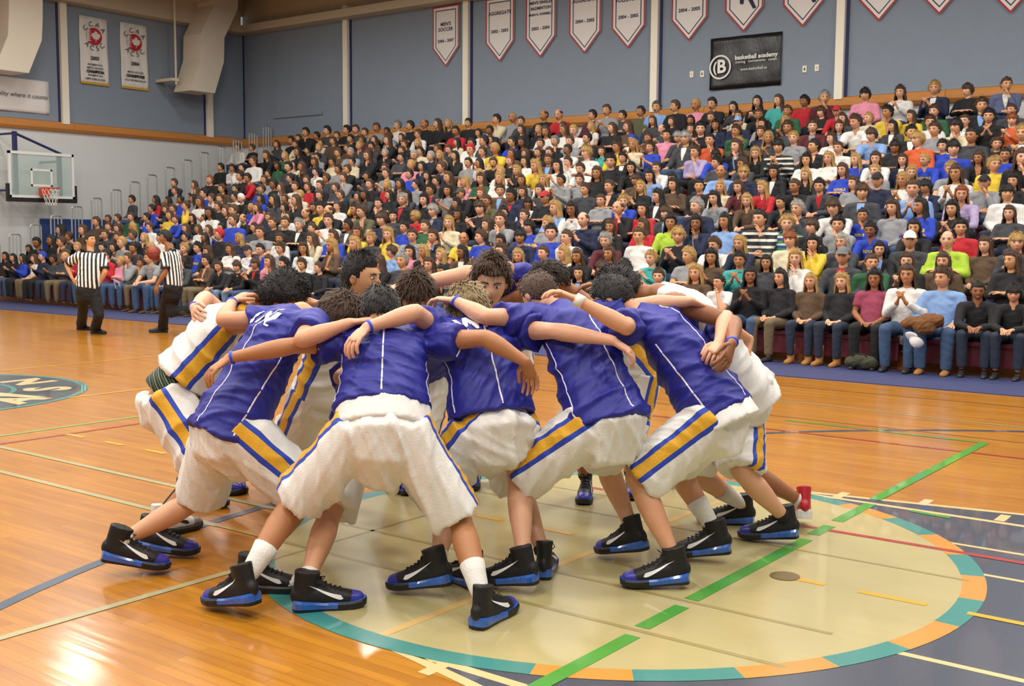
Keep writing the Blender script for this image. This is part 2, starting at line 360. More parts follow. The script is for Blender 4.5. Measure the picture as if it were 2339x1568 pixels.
# ------------------------------------------------------------------ banners on the walls
M_CLOTH = mat('white_banner_cloth', 'e4e2de', .8, bump=.35, bscale=5); M_RED = mat('red_banner_trim', 'b3212b', .7); M_INK = mat('navy_banner_ink', '20264a', .7)
def ring_poly(outer, inner, z0, m, name, parent):
    mb = MB(); n = len(outer); mb.add(list(outer)+list(inner), [(i, (i+1) % n, n+(i+1) % n, n+i) for i in range(n)]); return obj(name, mb, m, parent)
def pennant(px, py, w, h, lines, label, emblem=False):
    # a shield-shaped cloth banner, tip at pixel (px, py) on the wall
    tip = onY(px, py, YB-.08); h = min(h, ZT-.03-tip[2]); lines = [l for l in lines if l[2] < h-.15]; root = empty('pennant_banner', (tip[0], YB-.08, tip[2])); tag(root, label, 'banner', 'pennant banners on the back wall')
    sh = .55*w
    def shape(k): return [(0, 0, k*1.35), (w/2-k, 0, sh+k*.2), (w/2-k, 0, h-k), (-w/2+k, 0, h-k), (-w/2+k, 0, sh+k*.2)]
    obj('cloth', MB().prism(shape(0)[::-1], (0, .02, 0)), M_CLOTH, root)
    def lift(k, y): return [(a, -y, c) for a, _, c in shape(k)]
    ring_poly(lift(0, .003), lift(.035, .003), 0, M_RED, 'red_border', root)
    ring_poly(lift(.10, .003), lift(.125, .003), 0, M_INK, 'navy_line', root)
    for s, size, z in lines: obj('lettering', lettering(MB(), s, size, (0, -.005, z), (1, 0, 0), (0, 0, 1), bold=.004, space=1.05), M_INK, root)
    if emblem:
        mb = MB()
        for q in ([(-.12, .95), (.0, .95), (.02, .78), (-.02, .6), (-.1, .62)], [(.12, .95), (.2, .95), (.17, .75), (.3, .5), (.22, .48), (.08, .72)]): mb.poly([(a, -.005, z) for a, z in q])
        obj('player_silhouette', mb, M_INK, root)
PW, PH = .92, 2.45
T1 = [('BCCAA', .26, 2.02), ('CHAMPIONS', .125, 1.58), ("MEN'S", .13, 1.12), ('SOCCER', .13, .98), ('2006 - 2007', .11, .68)]
pennant(1018, 152, PW, PH, T1, 'white pennant reading champions mens soccer, nearest the corner')
pennant(1141, 141, PW, 2.9, [('BCCAA', .24, 2.15), ('CHAMPIONS', .125, 1.72), ('AGGREGATE', .125, 1.24), ('2002 - 2003', .11, .78)], 'white pennant reading champions aggregate, just right of a column')
pennant(1234, 131, PW, 2.9, [('BCCAA', .24, 2.2), ('CHAMPION', .125, 1.72), ("MEN'S SINGLES", .1, 1.36), ('BADMINTON', .1, 1.22), ('BRIAN K. DONNELLY', .075, 1.07), ('2003 - 2004', .11, .72)], 'white pennant reading champion mens singles badminton')
pennant(1335, 122, PW, 2.9, [('BCCAA', .24, 2.2), ('CHAMPIONS', .125, 1.7), ('AGGREGATE', .125, 1.28), ('2004 - 2005', .11, .78)], 'white pennant reading champions aggregate 2004 - 2005')
pennant(1434, 110, PW, 2.9, [('CHAMPIONS', .125, 1.75), ("MEN'S", .125, 1.3), ('VOLLEYBALL', .125, 1.14), ('2004 - 2005', .11, .74)], 'white pennant reading mens volleyball, left of the third column')
pennant(1573, 93, PW, 2.9, [('AGGREGATE', .125, 1.3), ('2004 - 2005', .11, .70)], 'white pennant with only the years 2004-2005 in view')
pennant(1698, 73, PW, 2.9, [], 'white pennant with blue figure above the black banner', True)
pennant(1833, 61, PW, 2.9, [], 'white pennant with blue figure left of the fourth column', True)
pennant(2007, 48, PW, 2.9, [], 'blank tip of white pennant just right of the fourth column')
pennant(2145, 33, PW, 2.9, [], 'small white pennant tip at the top, second right of the column')
pennant(2308, 30, PW, 2.9, [], 'white pennant tip in the top right corner')
def rect_banner(name, a, b, c, d_, plane, v, m, label, cat='banner'):
    P = [(onX if plane == 'x' else onY)(*q, v) for q in (a, b, c, d_)]
    o = np.mean(P, 0); root = empty(name, tuple(o)); tag(root, label, cat)
    w = (np.linalg.norm(P[1]-P[0])+np.linalg.norm(P[2]-P[3]))/2; h = (np.linalg.norm(P[3]-P[0])+np.linalg.norm(P[2]-P[1]))/2
    ux = np.array((0, 1, 0) if plane == 'x' else (1, 0, 0)); nn = np.array((1, 0, 0) if plane == 'x' else (0, -1, 0)); uz = np.array((0, 0, 1))
    nx, nz = 14, 10; V = []; F = []
    for i in range(nx+1):
        for j in range(nz+1):
            u, t = i/nx-.5, j/nz-.5; V.append(ux*u*w+uz*t*h+nn*(.012*math.sin(u*19+t*5)+.008*math.sin(t*13-u*4)))
    for i in range(nx):
        for j in range(nz): q = i*(nz+1)+j; F.append((q, q+nz+1, q+nz+2, q+1))
    me = MB().add(V, F).mesh('cloth', True); o_ = obj('cloth', me, m, root)
    s = o_.modifiers.new('thick', 'SOLIDIFY'); s.thickness = .008
    return root, w, h, ux, uz, nn*.03
def leaf(mb, o, ux, uz, r):
    h = [(0, 1), (.12, .72), (.3, .82), (.24, .42), (.44, .6), (.5, .45), (.82, .5), (.72, .22), (.85, .1), (.45, -.28), (.5, -.45), (.06, -.4), (.05, -.85)]
    P = h+[(-x, y) for x, y in h[::-1]][0:-1]
    c = np.array(o); n_ = len(P)
    mb.add([c]+[c+np.array(ux)*x*r+np.array(uz)*y*r for x, y in P], [(0, i+1, (i+1) % n_+1) for i in range(n_)])
def champion_banner(cn, year, lines, label):
    root, w, h, ux, uz, nn = rect_banner('champion_banner', *cn, 'x', XE+.06, M_CLOTH, label)
    mb = MB(); c = nn+uz*h*.215; R = w*.27; nst = 40
    mb.add([c]+[c+ux*math.cos(t)*R+uz*math.sin(t)*R for t in np.linspace(0, 2*math.pi, nst+1)[:-1]], [(0, i+1, (i+1) % nst+1) for i in range(nst)])
    obj('red_disc', mb, mat('red_emblem', 'b8202b', .7), root)
    mb = MB(); leaf(mb, c+nn*.2+ux*.05*w, ux, uz, R*.72)
    for k in range(7): zz = R*(.55-.19*k); mb.add([c+nn*.2-ux*R*1.0+uz*zz, c+nn*.2-ux*R*(.35+.05*(k % 3))+uz*(zz+.006), c+nn*.2-ux*R*.98+uz*(zz+.05)], [(0, 1, 2)])
    obj('maple_leaf', mb, M_CLOTH, root)
    mb = MB()
    for s, sg in (('CCAA', 1), ('ACSC', -1)):
        for i, chx in enumerate(s):
            t = math.radians((90-(i-1.5)*36) if sg > 0 else (-90+(i-1.5)*30)); rr = R*1.4
            p = c+ux*math.cos(t)*rr+uz*math.sin(t)*rr; up = (ux*math.cos(t)+uz*math.sin(t))*sg; rt = (ux*math.sin(t)-uz*math.cos(t))*sg
            lettering(mb, chx, .22*w, p+nn*.2, rt, up)
    obj('arched_letters', mb, mat('banner_black_ink', '2a2b3a', .7), root)
    for s, size, zz, bo in [(year, .24, -.11, .008)]+lines: obj('lettering', lettering(MB(), s, size*w*.62, nn*1.2+uz*h*zz, ux, uz, bold=bo*.6), mat('banner_black_ink', '2a2b3a', .7), root)
    obj('yellow_hem', MB().prism([-ux*w/2-uz*h/2+nn*.6, ux*w/2-uz*h/2+nn*.6, ux*w/2-uz*(h/2-.06)+nn*.6, -ux*w/2-uz*(h/2-.06)+nn*.6], nn*.2), mat('yellow_hem', 'c79a1e', .7), root)
champion_banner(((182, 35), (247, 45), (247, 197), (183, 190)), '2003', [('BADMINTON', .14, -.205, .002), ("MEN'S SINGLES", .14, -.255, .002), ('CHAMPION', .19, -.31, .012), ('BADMINTON', .14, -.365, .002), ('SIMPLE MASCULIN', .14, -.42, .002)], 'white banner with red maple leaf disc reading 2003 champion')
champion_banner(((275, 50), (337, 60), (338, 208), (277, 201)), '2004', [("MEN'S SOCCER", .14, -.24, .002), ('CHAMPIONS', .19, -.30, .012), ('SOCCER MASCULIN', .14, -.365, .002)], 'white banner with red maple leaf disc reading 2004 champions')
root, w_, h_, ux, uz, nn = rect_banner('sponsor_banner', (-60, 165), (112, 188), (113, 259), (-60, 248), 'x', XE+.06, M_CLOTH, 'white banner reading quality where it counts, above the backboard')
mb = MB(); lettering(mb, 'quality where it counts', .165, nn*1.2+ux*.2, ux, uz, shear=.2); obj('lettering', mb, M_INK, root)
M_TARP = mat('black_vinyl', '191a1c', .35, bump=.9, bscale=7, var=.5, vscale=9, stretch=(3, 3, 1))
root, w_, h_, ux, uz, nn = rect_banner('academy_banner', (1622, 89), (1785, 72), (1785, 193), (1622, 207), 'y', YB-.06, M_TARP, 'black vinyl banner reading basketball academy with round white logo')
M_WPRINT = mat('white_print', 'e6e6e2', .6)
mb = MB(); c = nn*1.1-ux*w_*.345-uz*h_*.07; R = h_*.235
def ring2d(mb, c, r0, r1, n=40):
    mb.add([c+ux*math.cos(t)*r0+uz*math.sin(t)*r0 for t in np.linspace(0, 2*math.pi, n+1)[:-1]]+[c+ux*math.cos(t)*r1+uz*math.sin(t)*r1 for t in np.linspace(0, 2*math.pi, n+1)[:-1]], [(i, (i+1) % n, n+(i+1) % n, n+i) for i in range(n)])
ring2d(mb, c, R*.86, R)
lettering(mb, 'B', R*1.5, c+ux*R*.12, ux, uz, bold=.012); lettering(mb, '(', R*1.1, c-ux*R*.5, ux, uz, bold=.008)
obj('round_logo', mb, M_WPRINT, root)
for s_, z_, x_, v_, b_ in (('basketball academy', .115, .16, .08, .004), ('training   tournaments   camps', .07, .16, -.005, 0), ('www.basketball.ca', .075, .13, -.15, 0)):
    obj('lettering', lettering(MB(), s_, h_*z_, nn*1.1+ux*w_*x_+uz*h_*v_, ux, uz, bold=b_), M_WPRINT, root)
for i, (px, py) in enumerate(((1580, 170), (1604, 169), (1838, 158), (1866, 155))):
    p = onY(px, py, YB-.03); root = empty('wall_outlet', tuple(p)); tag(root, ['cream wall plate, leftmost of the pair left of the black banner', 'cream wall plate with dark slot left of the black banner', 'cream wall plate with dark slot right of the black banner', 'cream wall plate, rightmost of the pair by the column'][i], 'outlet')
    obj('plate', MB().box((-.045, -.012, -.07), (.045, .01, .07)), M_COL, root); obj('socket', MB().box((-.015, -.016, -.03), (.015, -.012, .03)), mat('dark_socket', '3a3a38', .6) if i in (1, 2) else M_BEIGE, root)
# thin seam panel on the back wall (folded screen)
p0, p1 = onY(625, 70, YB-.03), onY(735, 258, YB-.03)
sp = empty('wall_screen', (0, YB-.03, 0)); tag(sp, 'thin blue-grey screen frame on the wall near the corner', 'screen')
obj('bottom_batten', MB().box((p0[0], -.05, p1[2]-.05), (p1[0]+.05, .01, p1[2]+.05)), M_UP, sp); obj('side_batten', MB().box((p0[0], -.02, p1[2]), (p0[0]+.05, .01, 7.6)), M_UP, sp)
# ducts
M_DUCT = mat('cream_duct_paint', 'd6cdbb', .5, var=.04, vscale=2)
def duct(path, label, wy, wx):
    root = empty('air_duct', (XE+.9, path[-1][1], path[-1][2])); tag(root, label, 'duct')
    o = np.array([XE+.9, path[-1][1], path[-1][2]]); P = np.array(path)
    q = []
    for i in range(len(P)-1):
        for t in np.linspace(0, 1, 6, endpoint=False): q.append(P[i]+(P[i+1]-P[i])*(t*t*(3-2*t)))
    q.append(P[-1]); q = np.array(q)-o; V = []; F = []
    for c in q:
        V += [c+(-wx/2, -wy/2, 0), c+(wx/2, -wy/2, 0), c+(wx/2, wy/2, 0), c+(-wx/2, wy/2, 0)]
    m_ = len(q)
    for i in range(m_-1):
        for j in range(4): F.append((i*4+j, i*4+(j+1) % 4, (i+1)*4+(j+1) % 4, (i+1)*4+j))
    F += [(0, 1, 2, 3), tuple(range(4*m_-1, 4*m_-5, -1))]
    obj('duct_body', MB().add(V, F), M_DUCT, root)
    return root, q
def yz(px, py): p = onX(px, py, XE+.9); return (XE+.9, p[1], p[2])
rt, q = duct([yz(500, -60), yz(497, 20), yz(466, 85), yz(465, 140), yz(444, 212)], 'cream S-shaped air duct hanging in front of the corner column', .85, .8)
obj('hanger_pipe', MB().tube([q[-1]+(-.1, -.56, .2), q[-1]+(-.1, -.56, 3.2)], [.03, .03], n=8), M_DUCT, rt)
obj('bracket', MB().box(tuple(q[-1]+(-.85, -.72, .28)), tuple(q[-1]+(-.05, -.5, .36))), M_DUCT, rt)
duct([yz(40, -60), yz(40, 40), yz(38, 90), yz(8, 165)], 'cream air duct cut by the left picture edge', .9, .8)

# ------------------------------------------------------------------ basketball hoop on the end wall
XB = -24.5; hb = empty('basketball_hoop', (XB, 11.1, 0)); tag(hb, 'glass backboard with orange rim and net on the end wall', 'hoop')
by0, by1, bz0, bz1 = 10.2-11.1, 12.02-11.1, 2.56, 3.75
M_BLUEST = mat('navy_steel', '232a5a', .45)
gl = mat('backboard_glass', 'bcd2cc', .08, alpha=.35)
bb = obj('glass_pane', MB().box((-.01, by0+.04, bz0+.04), (.01, by1-.04, bz1-.04)), gl, hb)
fr = MB()
for lo, hi in (((-.03, by0, bz0), (.03, by1, bz0+.07)), ((-.03, by0, bz1-.07), (.03, by1, bz1)), ((-.03, by0, bz0), (.03, by0+.06, bz1)), ((-.03, by1-.06, bz0), (.03, by1, bz1))): fr.box(lo, hi)
obj('board_frame', fr, mat('white_enamel', 'e2e4e2', .4), hb)
sq = MB()
for lo, hi in (((.012, -.3, 2.87), (.016, .3, 2.92)), ((.012, -.3, 3.27), (.016, .3, 3.32)), ((.012, -.3, 2.87), (.016, -.25, 3.32)), ((.012, .25, 2.87), (.016, .3, 3.32))): sq.box(lo, hi)
obj('target_square', sq, mat('white_enamel', 'e2e4e2', .4), hb)
pd = MB().box((-.05, by0-.06, bz0-.1), (.05, by1+.06, bz0+.01))
obj('edge_padding', pd, mat('black_pad', '17181c', .6), hb)
for y in (by0-.06, by1): obj('edge_padding', MB().box((-.05, y, bz0), (.05, y+.06, bz0+.36)), mat('black_pad', '17181c', .6), hb)
for y in (by0+.25, by1-.35): obj('support_post', MB().box((-.14, y-.05, bz0-.0), (-.05, y+.05, bz1+(.5 if y < 0 else 0))), M_BLUEST, hb)
obj('diagonal_strut', MB().tube([(-.1, by0+.25, bz1+.46), (-.08, by1-.3, bz1)], [.035, .035], n=8), M_BLUEST, hb)
for y, z in ((by0+.25, bz1+.45), (by0+.25, bz0+.2), (by1-.35, bz0+.2), (by1-.35, bz1-.2)): obj('wall_arm', MB().tube([(-.1, y, z), (XE-XB+.02, y-.05, z)], [.03, .03], n=8), M_BLUEST, hb)
rim_c = np.array([.42, 0, 2.82])
rim = obj('rim', MB().tube([rim_c+(.228*math.cos(t), .228*math.sin(t), 0) for t in np.linspace(0, 2*math.pi, 33)[:-1]], [.014]*32, n=8, close=True), mat('orange_rim', 'd2401c', .4), hb)
obj('rim_bracket', MB().box((.02, -.1, 2.62), (.22, .1, 2.83)), mat('orange_rim', 'd2401c', .4), hb)
net = MB()
for k in range(12):
    for sg in (1, -1):
        pts = []
        for i in range(9):
            t = i/8; r = .225*(1-t)+.12*t+.0; aa = 2*math.pi*k/12+sg*t*1.05; pts.append(rim_c+(r*math.cos(aa), r*math.sin(aa), -.44*t))
        net.tube(pts, [.006]*9, n=4)
nt_ = obj('net', net, mat('white_net_cord', 'e8e6da', .8), hb)

# ------------------------------------------------------------------ bleachers
SEAT0, RISE, RUN, Y0, NR, XL, XR = .42, .242, .6, 9.45, 15, -24.0, 6.0
bl = empty('bleachers', (0, 0, 0)); tag(bl, 'long telescopic bleachers with maroon seats and wooden risers along the back wall', 'bleachers')
M_SEAT = mat('maroon_seat_plastic', '6a2430', .5); M_RISER = mat('wood_riser', 'a8672f', .5, var=.15, vscale=3, stretch=(.5, 4, 4)); M_DECK = mat('grey_deck', '5a5c60', .7)
def seat_y(i): return Y0+RUN*i
def seat_z(i): return SEAT0+RISE*i
deck = MB().box((XL, 0, -.03), (XR, RUN+.25, 0)).mesh('foot_deck'); ris = MB().box((XL, 0, 0), (XR, .03, .3)).mesh('riser_board')
sm = MB().box((-.72, -.16, -.05), (.72, .16, 0)).mesh('seat_module'); bk = MB().box((-.72, .0, -.3), (.72, .03, -.03)).mesh('seat_front')
for i in range(NR):
    y, z = seat_y(i), seat_z(i)
    if i: o = obj_om('foot_deck', deck, M_DECK, bl); o.location = (0, y-.55, z-.42)
    o = obj_om('riser_board', ris, M_RISER, bl); o.location = (0, y+.12, z-.42)
    for k in range(20):
        x = XL+.75+1.5*k
        if x > XR-.7: continue
        o = obj_om('seat_module', sm, M_SEAT, bl); o.location = (x, y, z)
        o = obj_om('seat_front', bk, M_SEAT, bl); o.location = (x, y-.13, z)
# looped side railings
M_STEEL = mat('galvanised_rail', 'b4b6b4', .35, metal=.7)
px_r = [(-14, 556), (33, 535), (81, 513), (128, 493), (175, 472), (220, 453), (265, 434), (308, 416), (347, 400), (388, 383), (428, 366), (467, 349), (505, 335), (542, 319), (578, 304), (610, 288)]
for k in range(16):
    p = onX(px_r[k][0], px_r[k][1], XL); z1 = p[2]; h = 1.15; y = p[1]; wy = .30
    mb = MB()
    loop = [(0, -wy/2, -h), (0, -wy/2, -.06), (0, -wy/2+.02, -.015), (0, -wy/2+.07, 0), (0, wy/2-.07, 0), (0, wy/2-.02, -.015), (0, wy/2, -.06), (0, wy/2, -h)]
    mb.tube(loop, [.02]*8, n=8)
    for yy in (-.05, .05): mb.tube([(0, yy, 0), (0, yy, -h)], [.012, .012], n=6)
    obj('side_railing', mb, M_STEEL, bl, loc=(XL, y, z1))
# ------------------------------------------------------------------ figures: heads, hair, hands, shoes
SKIN = {'f': 'cf9772', 'p': 'd9a484', 't': 'b37a50', 'b': '94603d', 'o': 'd9a07c', 'd': '6a412a', 'a': 'cf9a6c'}
HAIRC = {'k': '1a1512', 'n': '4a3322', 'o': 'b08c50', 'g': '9a9690', 'r': '8a4a24', 'w': 'd8cfae', 's': '8f7a55', 'h': '33241a'}
def m_skin(k): return mat('skin_'+k, SKIN[k], .5, var=.08, vscale=14, bump=.05, bscale=90)
def m_hair(k): return mat('hair_'+k, HAIRC[k], .6, var=.35, vscale=30, bump=.6, bscale=90, stretch=(3, 3, 1))
def head_verts(n=32, m=24, female=False):
    V = []
    for i in range(m+1):
        th = math.pi*i/m; sz = math.cos(th); ct = math.sin(th)
        if sz < 0: ct = ct**.72
        for j in range(n):
            ph = 2*math.pi*j/n; sx, sy = math.cos(ph)*ct, math.sin(ph)*ct
            x, y, z = .077*sx, (.094 if sy > 0 else .103)*sy, .120*sz
            if sz < 0:
                k = -sz; x *= 1-.30*k**1.4
                y = y*(1-.18*k**2) if sy > 0 else y*(1-.45*k**1.2)
            if sz > 0 and sy > 0: y *= 1-.06*sz
            if sy > .1:
                g = min(1, (sy-.1)/.3)
                y += g*(.024*math.exp(-(x/.013)**2-((z+.018)/.024)**2)-.009*math.exp(-((abs(x)-.032)/.017)**2-((z-.010)/.014)**2)
                     + .005*math.exp(-(x/.045)**2-((z-.036)/.012)**2)+.006*math.exp(-(x/.024)**2-((z+.062)/.014)**2)+.009*math.exp(-(x/.024)**2-((z+.102)/.018)**2)
                     + .004*math.exp(-((abs(x)-.045)/.02)**2-((z+.022)/.022)**2))
            V.append((x, y, z))
    F = [(i*n+j, (i+1)*n+j, (i+1)*n+(j+1) % n, i*n+(j+1) % n) for i in range(m) for j in range(n)]
    return np.array(V), F
HV, HF = head_verts(); HVL, HFL = head_verts(16, 12)
def add_head(mb, M, lo=False):
    """M: 4x4 array, head-local x = side, y = face, z = crown"""
    V, F = (HVL, HFL) if lo else (HV, HF); M = np.asarray(M)
    mb.add(V@M[:3, :3].T+M[:3, 3], F)
    for s in (-1, 1): mb.ball(M[:3, :3]@np.array((s*.078, -.008, -.002))+M[:3, 3], (.011, .021, .031), M[:3, :3], 8, 6)
def head_matrix(c, face, up):
    f = nrm(face); up = np.asarray(up, float); z = nrm(up-f*np.dot(up, f)); x = np.cross(f, z)
    M = np.eye(4); M[:3, 0] = x; M[:3, 1] = f; M[:3, 2] = z; M[:3, 3] = c; return M
def add_face(root, M, mouth=0.):
    for s in (-1, 1):
        mb = MB().ball((s*.031, .0795, .010), (.0125, .009, .0068), None, 10, 7, 0); mb.ball((s*.031, .0845, .010), (.0065, .006, .0062), None, 8, 6, 1); obj('eye', mb.mesh('eye', True), [M_EYE, M_DARK], root, M=M)
        obj('eyebrow', MB().tube([(s*.015, .091, .029), (s*.032, .0905, .034), (s*.050, .078, .029)], [(.004, .0035)]*3, n=6).mesh('eyebrow', True), M_DARK, root, M=M)
    obj('lip', MB().ball((0, .088, -.060), (.022, .010, .0045), None, 10, 6).mesh('lip', True), M_LIP, root, M=M)
    obj('lip', MB().ball((0, .087, -.070-mouth), (.019, .010, .0055), None, 10, 6).mesh('lip', True), M_LIP, root, M=M)
    if mouth: obj('open_mouth', MB().ball((0, .088, -.066-mouth/2), (.018, .009, .006+mouth/2), None, 10, 6).mesh('open_mouth', True), M_DARK, root, M=M)
def face_mesh(open_mouth=0., lo=False):
    """eyes, brows and lips laid on the head (materials: dark, lips, eye white)"""
    mb = MB()
    for s in (-1, 1):
        if not lo: mb.ball((s*.031, .0795, .010), (.0125, .009, .0068), None, 8, 6, 2)
        mb.ball((s*.031, .0845 if not lo else .083, .010), (.0065, .006, .0062) if not lo else (.012, .006, .006), None, 8, 6, 0)
        mb.tube([(s*.015, .091, .029), (s*.032, .0905, .034), (s*.050, .078, .029)], [(.004, .0035)]*3, n=6, mi=0)
    mb.ball((0, .088, -.060), (.022, .010, .0045), None, 10, 6, 1); mb.ball((0, .087, -.070-open_mouth), (.019, .010, .0055), None, 10, 6, 1)
    if open_mouth: mb.ball((0, .088, -.066-open_mouth/2), (.018, .009, .006+open_mouth/2), None, 10, 6, 0)
    return mb.mesh('face', True)
M_DARK = mat('dark_eye', '20140f', .3); M_LIP = mat('lip', 'b06a5c', .5); M_EYE = mat('eye_white', 'ddd6cc', .4)
def hairline(V, kind):
    x, y, z = V[:, 0], V[:, 1], V[:, 2]
    t = (y+.105)/.2                       # 0 back .. 1 front
    line = np.where(t > .62, .066+.0*t, np.where(t > .38, .03-.04*(t < .5), -.055))
    line = np.interp(t, [0, .35, .42, .52, .6, .66, .8, 1], [-.075, -.062, -.02, -.012, .012, .045, .068, .07])
    if kind == 'bald': line = np.interp(t, [0, .35, .5, .6, 1], [-.07, -.06, -.0, .02, .2])
    if kind == 'bangs': line = np.interp(t, [0, .35, .42, .52, .6, .66, .8, 1], [-.085, -.07, -.04, -.04, -.02, .015, .03, .03])
    k = np.clip((z-line)/.018, 0, 1)
    if kind == 'bald': k = k*np.clip((.075-z)/.02, 0, 1)
    return k
def hair_mesh(kind, thick=.02, wild=.006, strands=0, slen=.04, seed=1, lo=False):
    V, F = (HVL, HFL) if lo else head_verts(40, 30)
    V = V.copy(); k = hairline(V, kind); nv = V/np.maximum(np.linalg.norm(V*np.array((1/.077, 1/.1, 1/.12))[None], axis=1), .2)[:, None]
    nv = V/np.linalg.norm(V, axis=1)[:, None]; r = np.random.default_rng(seed)
    nz = sum(np.sin(V@r.normal(0, 1, 3)*fq+r.uniform(0, 6)) for fq in (40, 60, 85, 110))/2.2
    top = np.clip(V[:, 2]/.12, -.5, 1)
    V2 = V+nv*((.004+thick*k*(.75+.35*top))+wild*nz*k)[:, None]
    keep = [f for f in F if max(k[list(f)]) > .05]
    V2[k <= .05] = (V*.985)[k <= .05]
    mb = MB().add(V2, keep)
    if kind in ('long', 'longw'):
        # curtain of hair down the back and over the shoulders
        rows, cols = 12, 22; G = []; GF = []
        for i in range(rows):
            t = i/(rows-1); z = .075-t*(.40 if kind == 'long' else .33)
            for j in range(cols):
                a = math.radians(-62-236*j/(cols-1)+0); rr = np.interp(t, [0, .25, .45, .7, 1], [.093, .108, .104, .115, .09])*(1+.05*math.sin(j*2.1+i*.6+seed))
                ox = 1.0 if t < .45 else 1.12
                G.append((rr*math.sin(a)*-.95*ox, rr*math.cos(a)*1.02*(1 if math.cos(a) < 0 else .9)-.012-(0.02*t), z))
        G2 = [(x*.86, y*.86, z) for x, y, z in G]; n = len(G)
        for i in range(rows-1):
            for j in range(cols-1):
                q = i*cols+j; GF.append((q, q+cols, q+cols+1, q+1)); GF.append((n+q, n+q+1, n+q+cols+1, n+q+cols))
        for i in range(rows-1):
            for j in (0, cols-1): q = i*cols+j; GF.append((q, q+cols, n+q+cols, n+q))
        for j in range(cols-1): q = (rows-1)*cols+j; GF.append((q, q+1, n+q+1, n+q)); GF.append((j, j+1, n+j+1, n+j))
        # hair opens to the face: rotate so the gap faces +y
        mb.add(G+G2, GF)
    if kind == 'bun': mb.ball((0, -.105, .065), (.038, .034, .036), None, 12, 9)
    if strands:
        cand = np.where(k > .5)[0]
        for _ in range(strands):
            i = r.choice(cand); p = V2[i]+r.normal(0, .005, 3); nn_ = nv[i]
            crown = np.array((0, -.03, .12)); fl_ = p-crown; fl_ = fl_-nn_*np.dot(fl_, nn_); fl_ = nrm(fl_+r.normal(0, .02, 3)) if np.linalg.norm(fl_) > 1e-4 else nn_
            if kind == 'spiky': d1 = nrm(nn_*1.0+fl_*.35+r.normal(0, .2, 3)); d2 = d1
            elif kind == 'curly': d1 = nrm(nn_+r.normal(0, .7, 3)); d2 = nrm(fl_+r.normal(0, .9, 3))
            else: d1 = nrm(fl_+nn_*.12+r.normal(0, .09, 3)); d2 = nrm(fl_-nn_*.3+r.normal(0, .09, 3))
            L = slen*r.uniform(.6, 1.15); w = np.cross(d1, nn_)*.0032
            if np.linalg.norm(w) < 1e-4: w = np.array((.003, 0, 0))
            b0 = p-nn_*.004; b1 = b0+d1*L*.55+nn_*.002; b2 = b1+d2*L*.5
            mb.add([b0-w, b0+w, b1+w*.8, b1-w*.8, b2, b0+nn_*.004, b1+nn_*.004], [(0, 1, 6, 5), (1, 2, 6), (0, 5, 6, 3), (3, 6, 4), (6, 2, 4)])
    return mb.mesh('hair', True)
def cap_mesh():
    """baseball cap: crown with brim"""
    V, F = head_verts(24, 18); V = V*np.array((1.12, 1.1, 1.14)); ids = [f for f in F if min(V[list(f), 2]) > .03]
    mb = MB().add(V, ids)
    br = [(.075*math.sin(t)*1.02, .06+.115*math.cos(t), .042-.012*abs(math.sin(t))) for t in np.linspace(-1.35, 1.35, 11)]
    br2 = [(.078*math.sin(t), .058+.03*math.cos(t), .046) for t in np.linspace(-1.35, 1.35, 11)]
    up = [(x, y, z+.006) for x, y, z in br]; up2 = [(x, y, z+.006) for x, y, z in br2]; n = 11
    A = br+br2+up+up2; Fq = []
    for i in range(n-1): Fq += [(i, i+1, n+i+1, n+i), (2*n+i, 3*n+i, 3*n+i+1, 2*n+i+1), (i, 2*n+i, 2*n+i+1, i+1)]
    mb.add(A, Fq); mb.ball((0, 0, .137), (.009, .009, .006), None, 8, 5)
    return mb.mesh('cap', True)
def hand(mbf, mbb, wr, kn, palm_n, curl=.9, thumb_side=None, s=1.0, spread=.10):
    """palm into the fused body, five fingers as chains rooted in the palm"""
    wr, kn = np.asarray(wr, float), np.asarray(kn, float); d = nrm(kn-wr); pn = np.asarray(palm_n, float); pn = nrm(pn-d*np.dot(pn, d)); sd = np.cross(d, pn)
    if thumb_side is not None and np.dot(sd, thumb_side) < 0: sd = -sd     # sd points to the thumb
    end = wr+d*.095*s
    mbb.tube([wr-d*.01, wr+d*.03*s, wr+d*.07*s, end], [(.028*s, .019*s), (.036*s, .016*s), (.041*s, .015*s), (.038*s, .013*s)], sd, 12)
    for k, (o, L, a) in enumerate(((.031, .072, .10), (.0105, .082, .03), (-.0105, .076, -.04), (-.030, .058, -.12))):
        b = end+sd*o*s-d*.012*s; dd = nrm(d+sd*a*spread*6); pts = [b]; ang = 0; cur = b
        for sl, ca in ((.46, .45), (.30, .8), (.24, .6)):
            ang += curl*ca; v = dd*math.cos(ang)+pn*math.sin(ang); cur = cur+v*L*sl*s*1.15; pts.append(cur)
        mbf.tube(pts, [.0098*s, .0092*s, .0085*s, .0072*s], sd, 8)
    b = wr+d*.028*s+sd*.026*s; v1 = nrm(d*.75+sd*.55+pn*.25); v2 = nrm(d*.9+sd*.05+pn*.4)
    mbf.tube([b, b+v1*.034*s, b+v1*.034*s+v2*.026*s, b+v1*.034*s+v2*.048*s], [.0125*s, .0112*s, .0100*s, .0080*s], pn, 8)
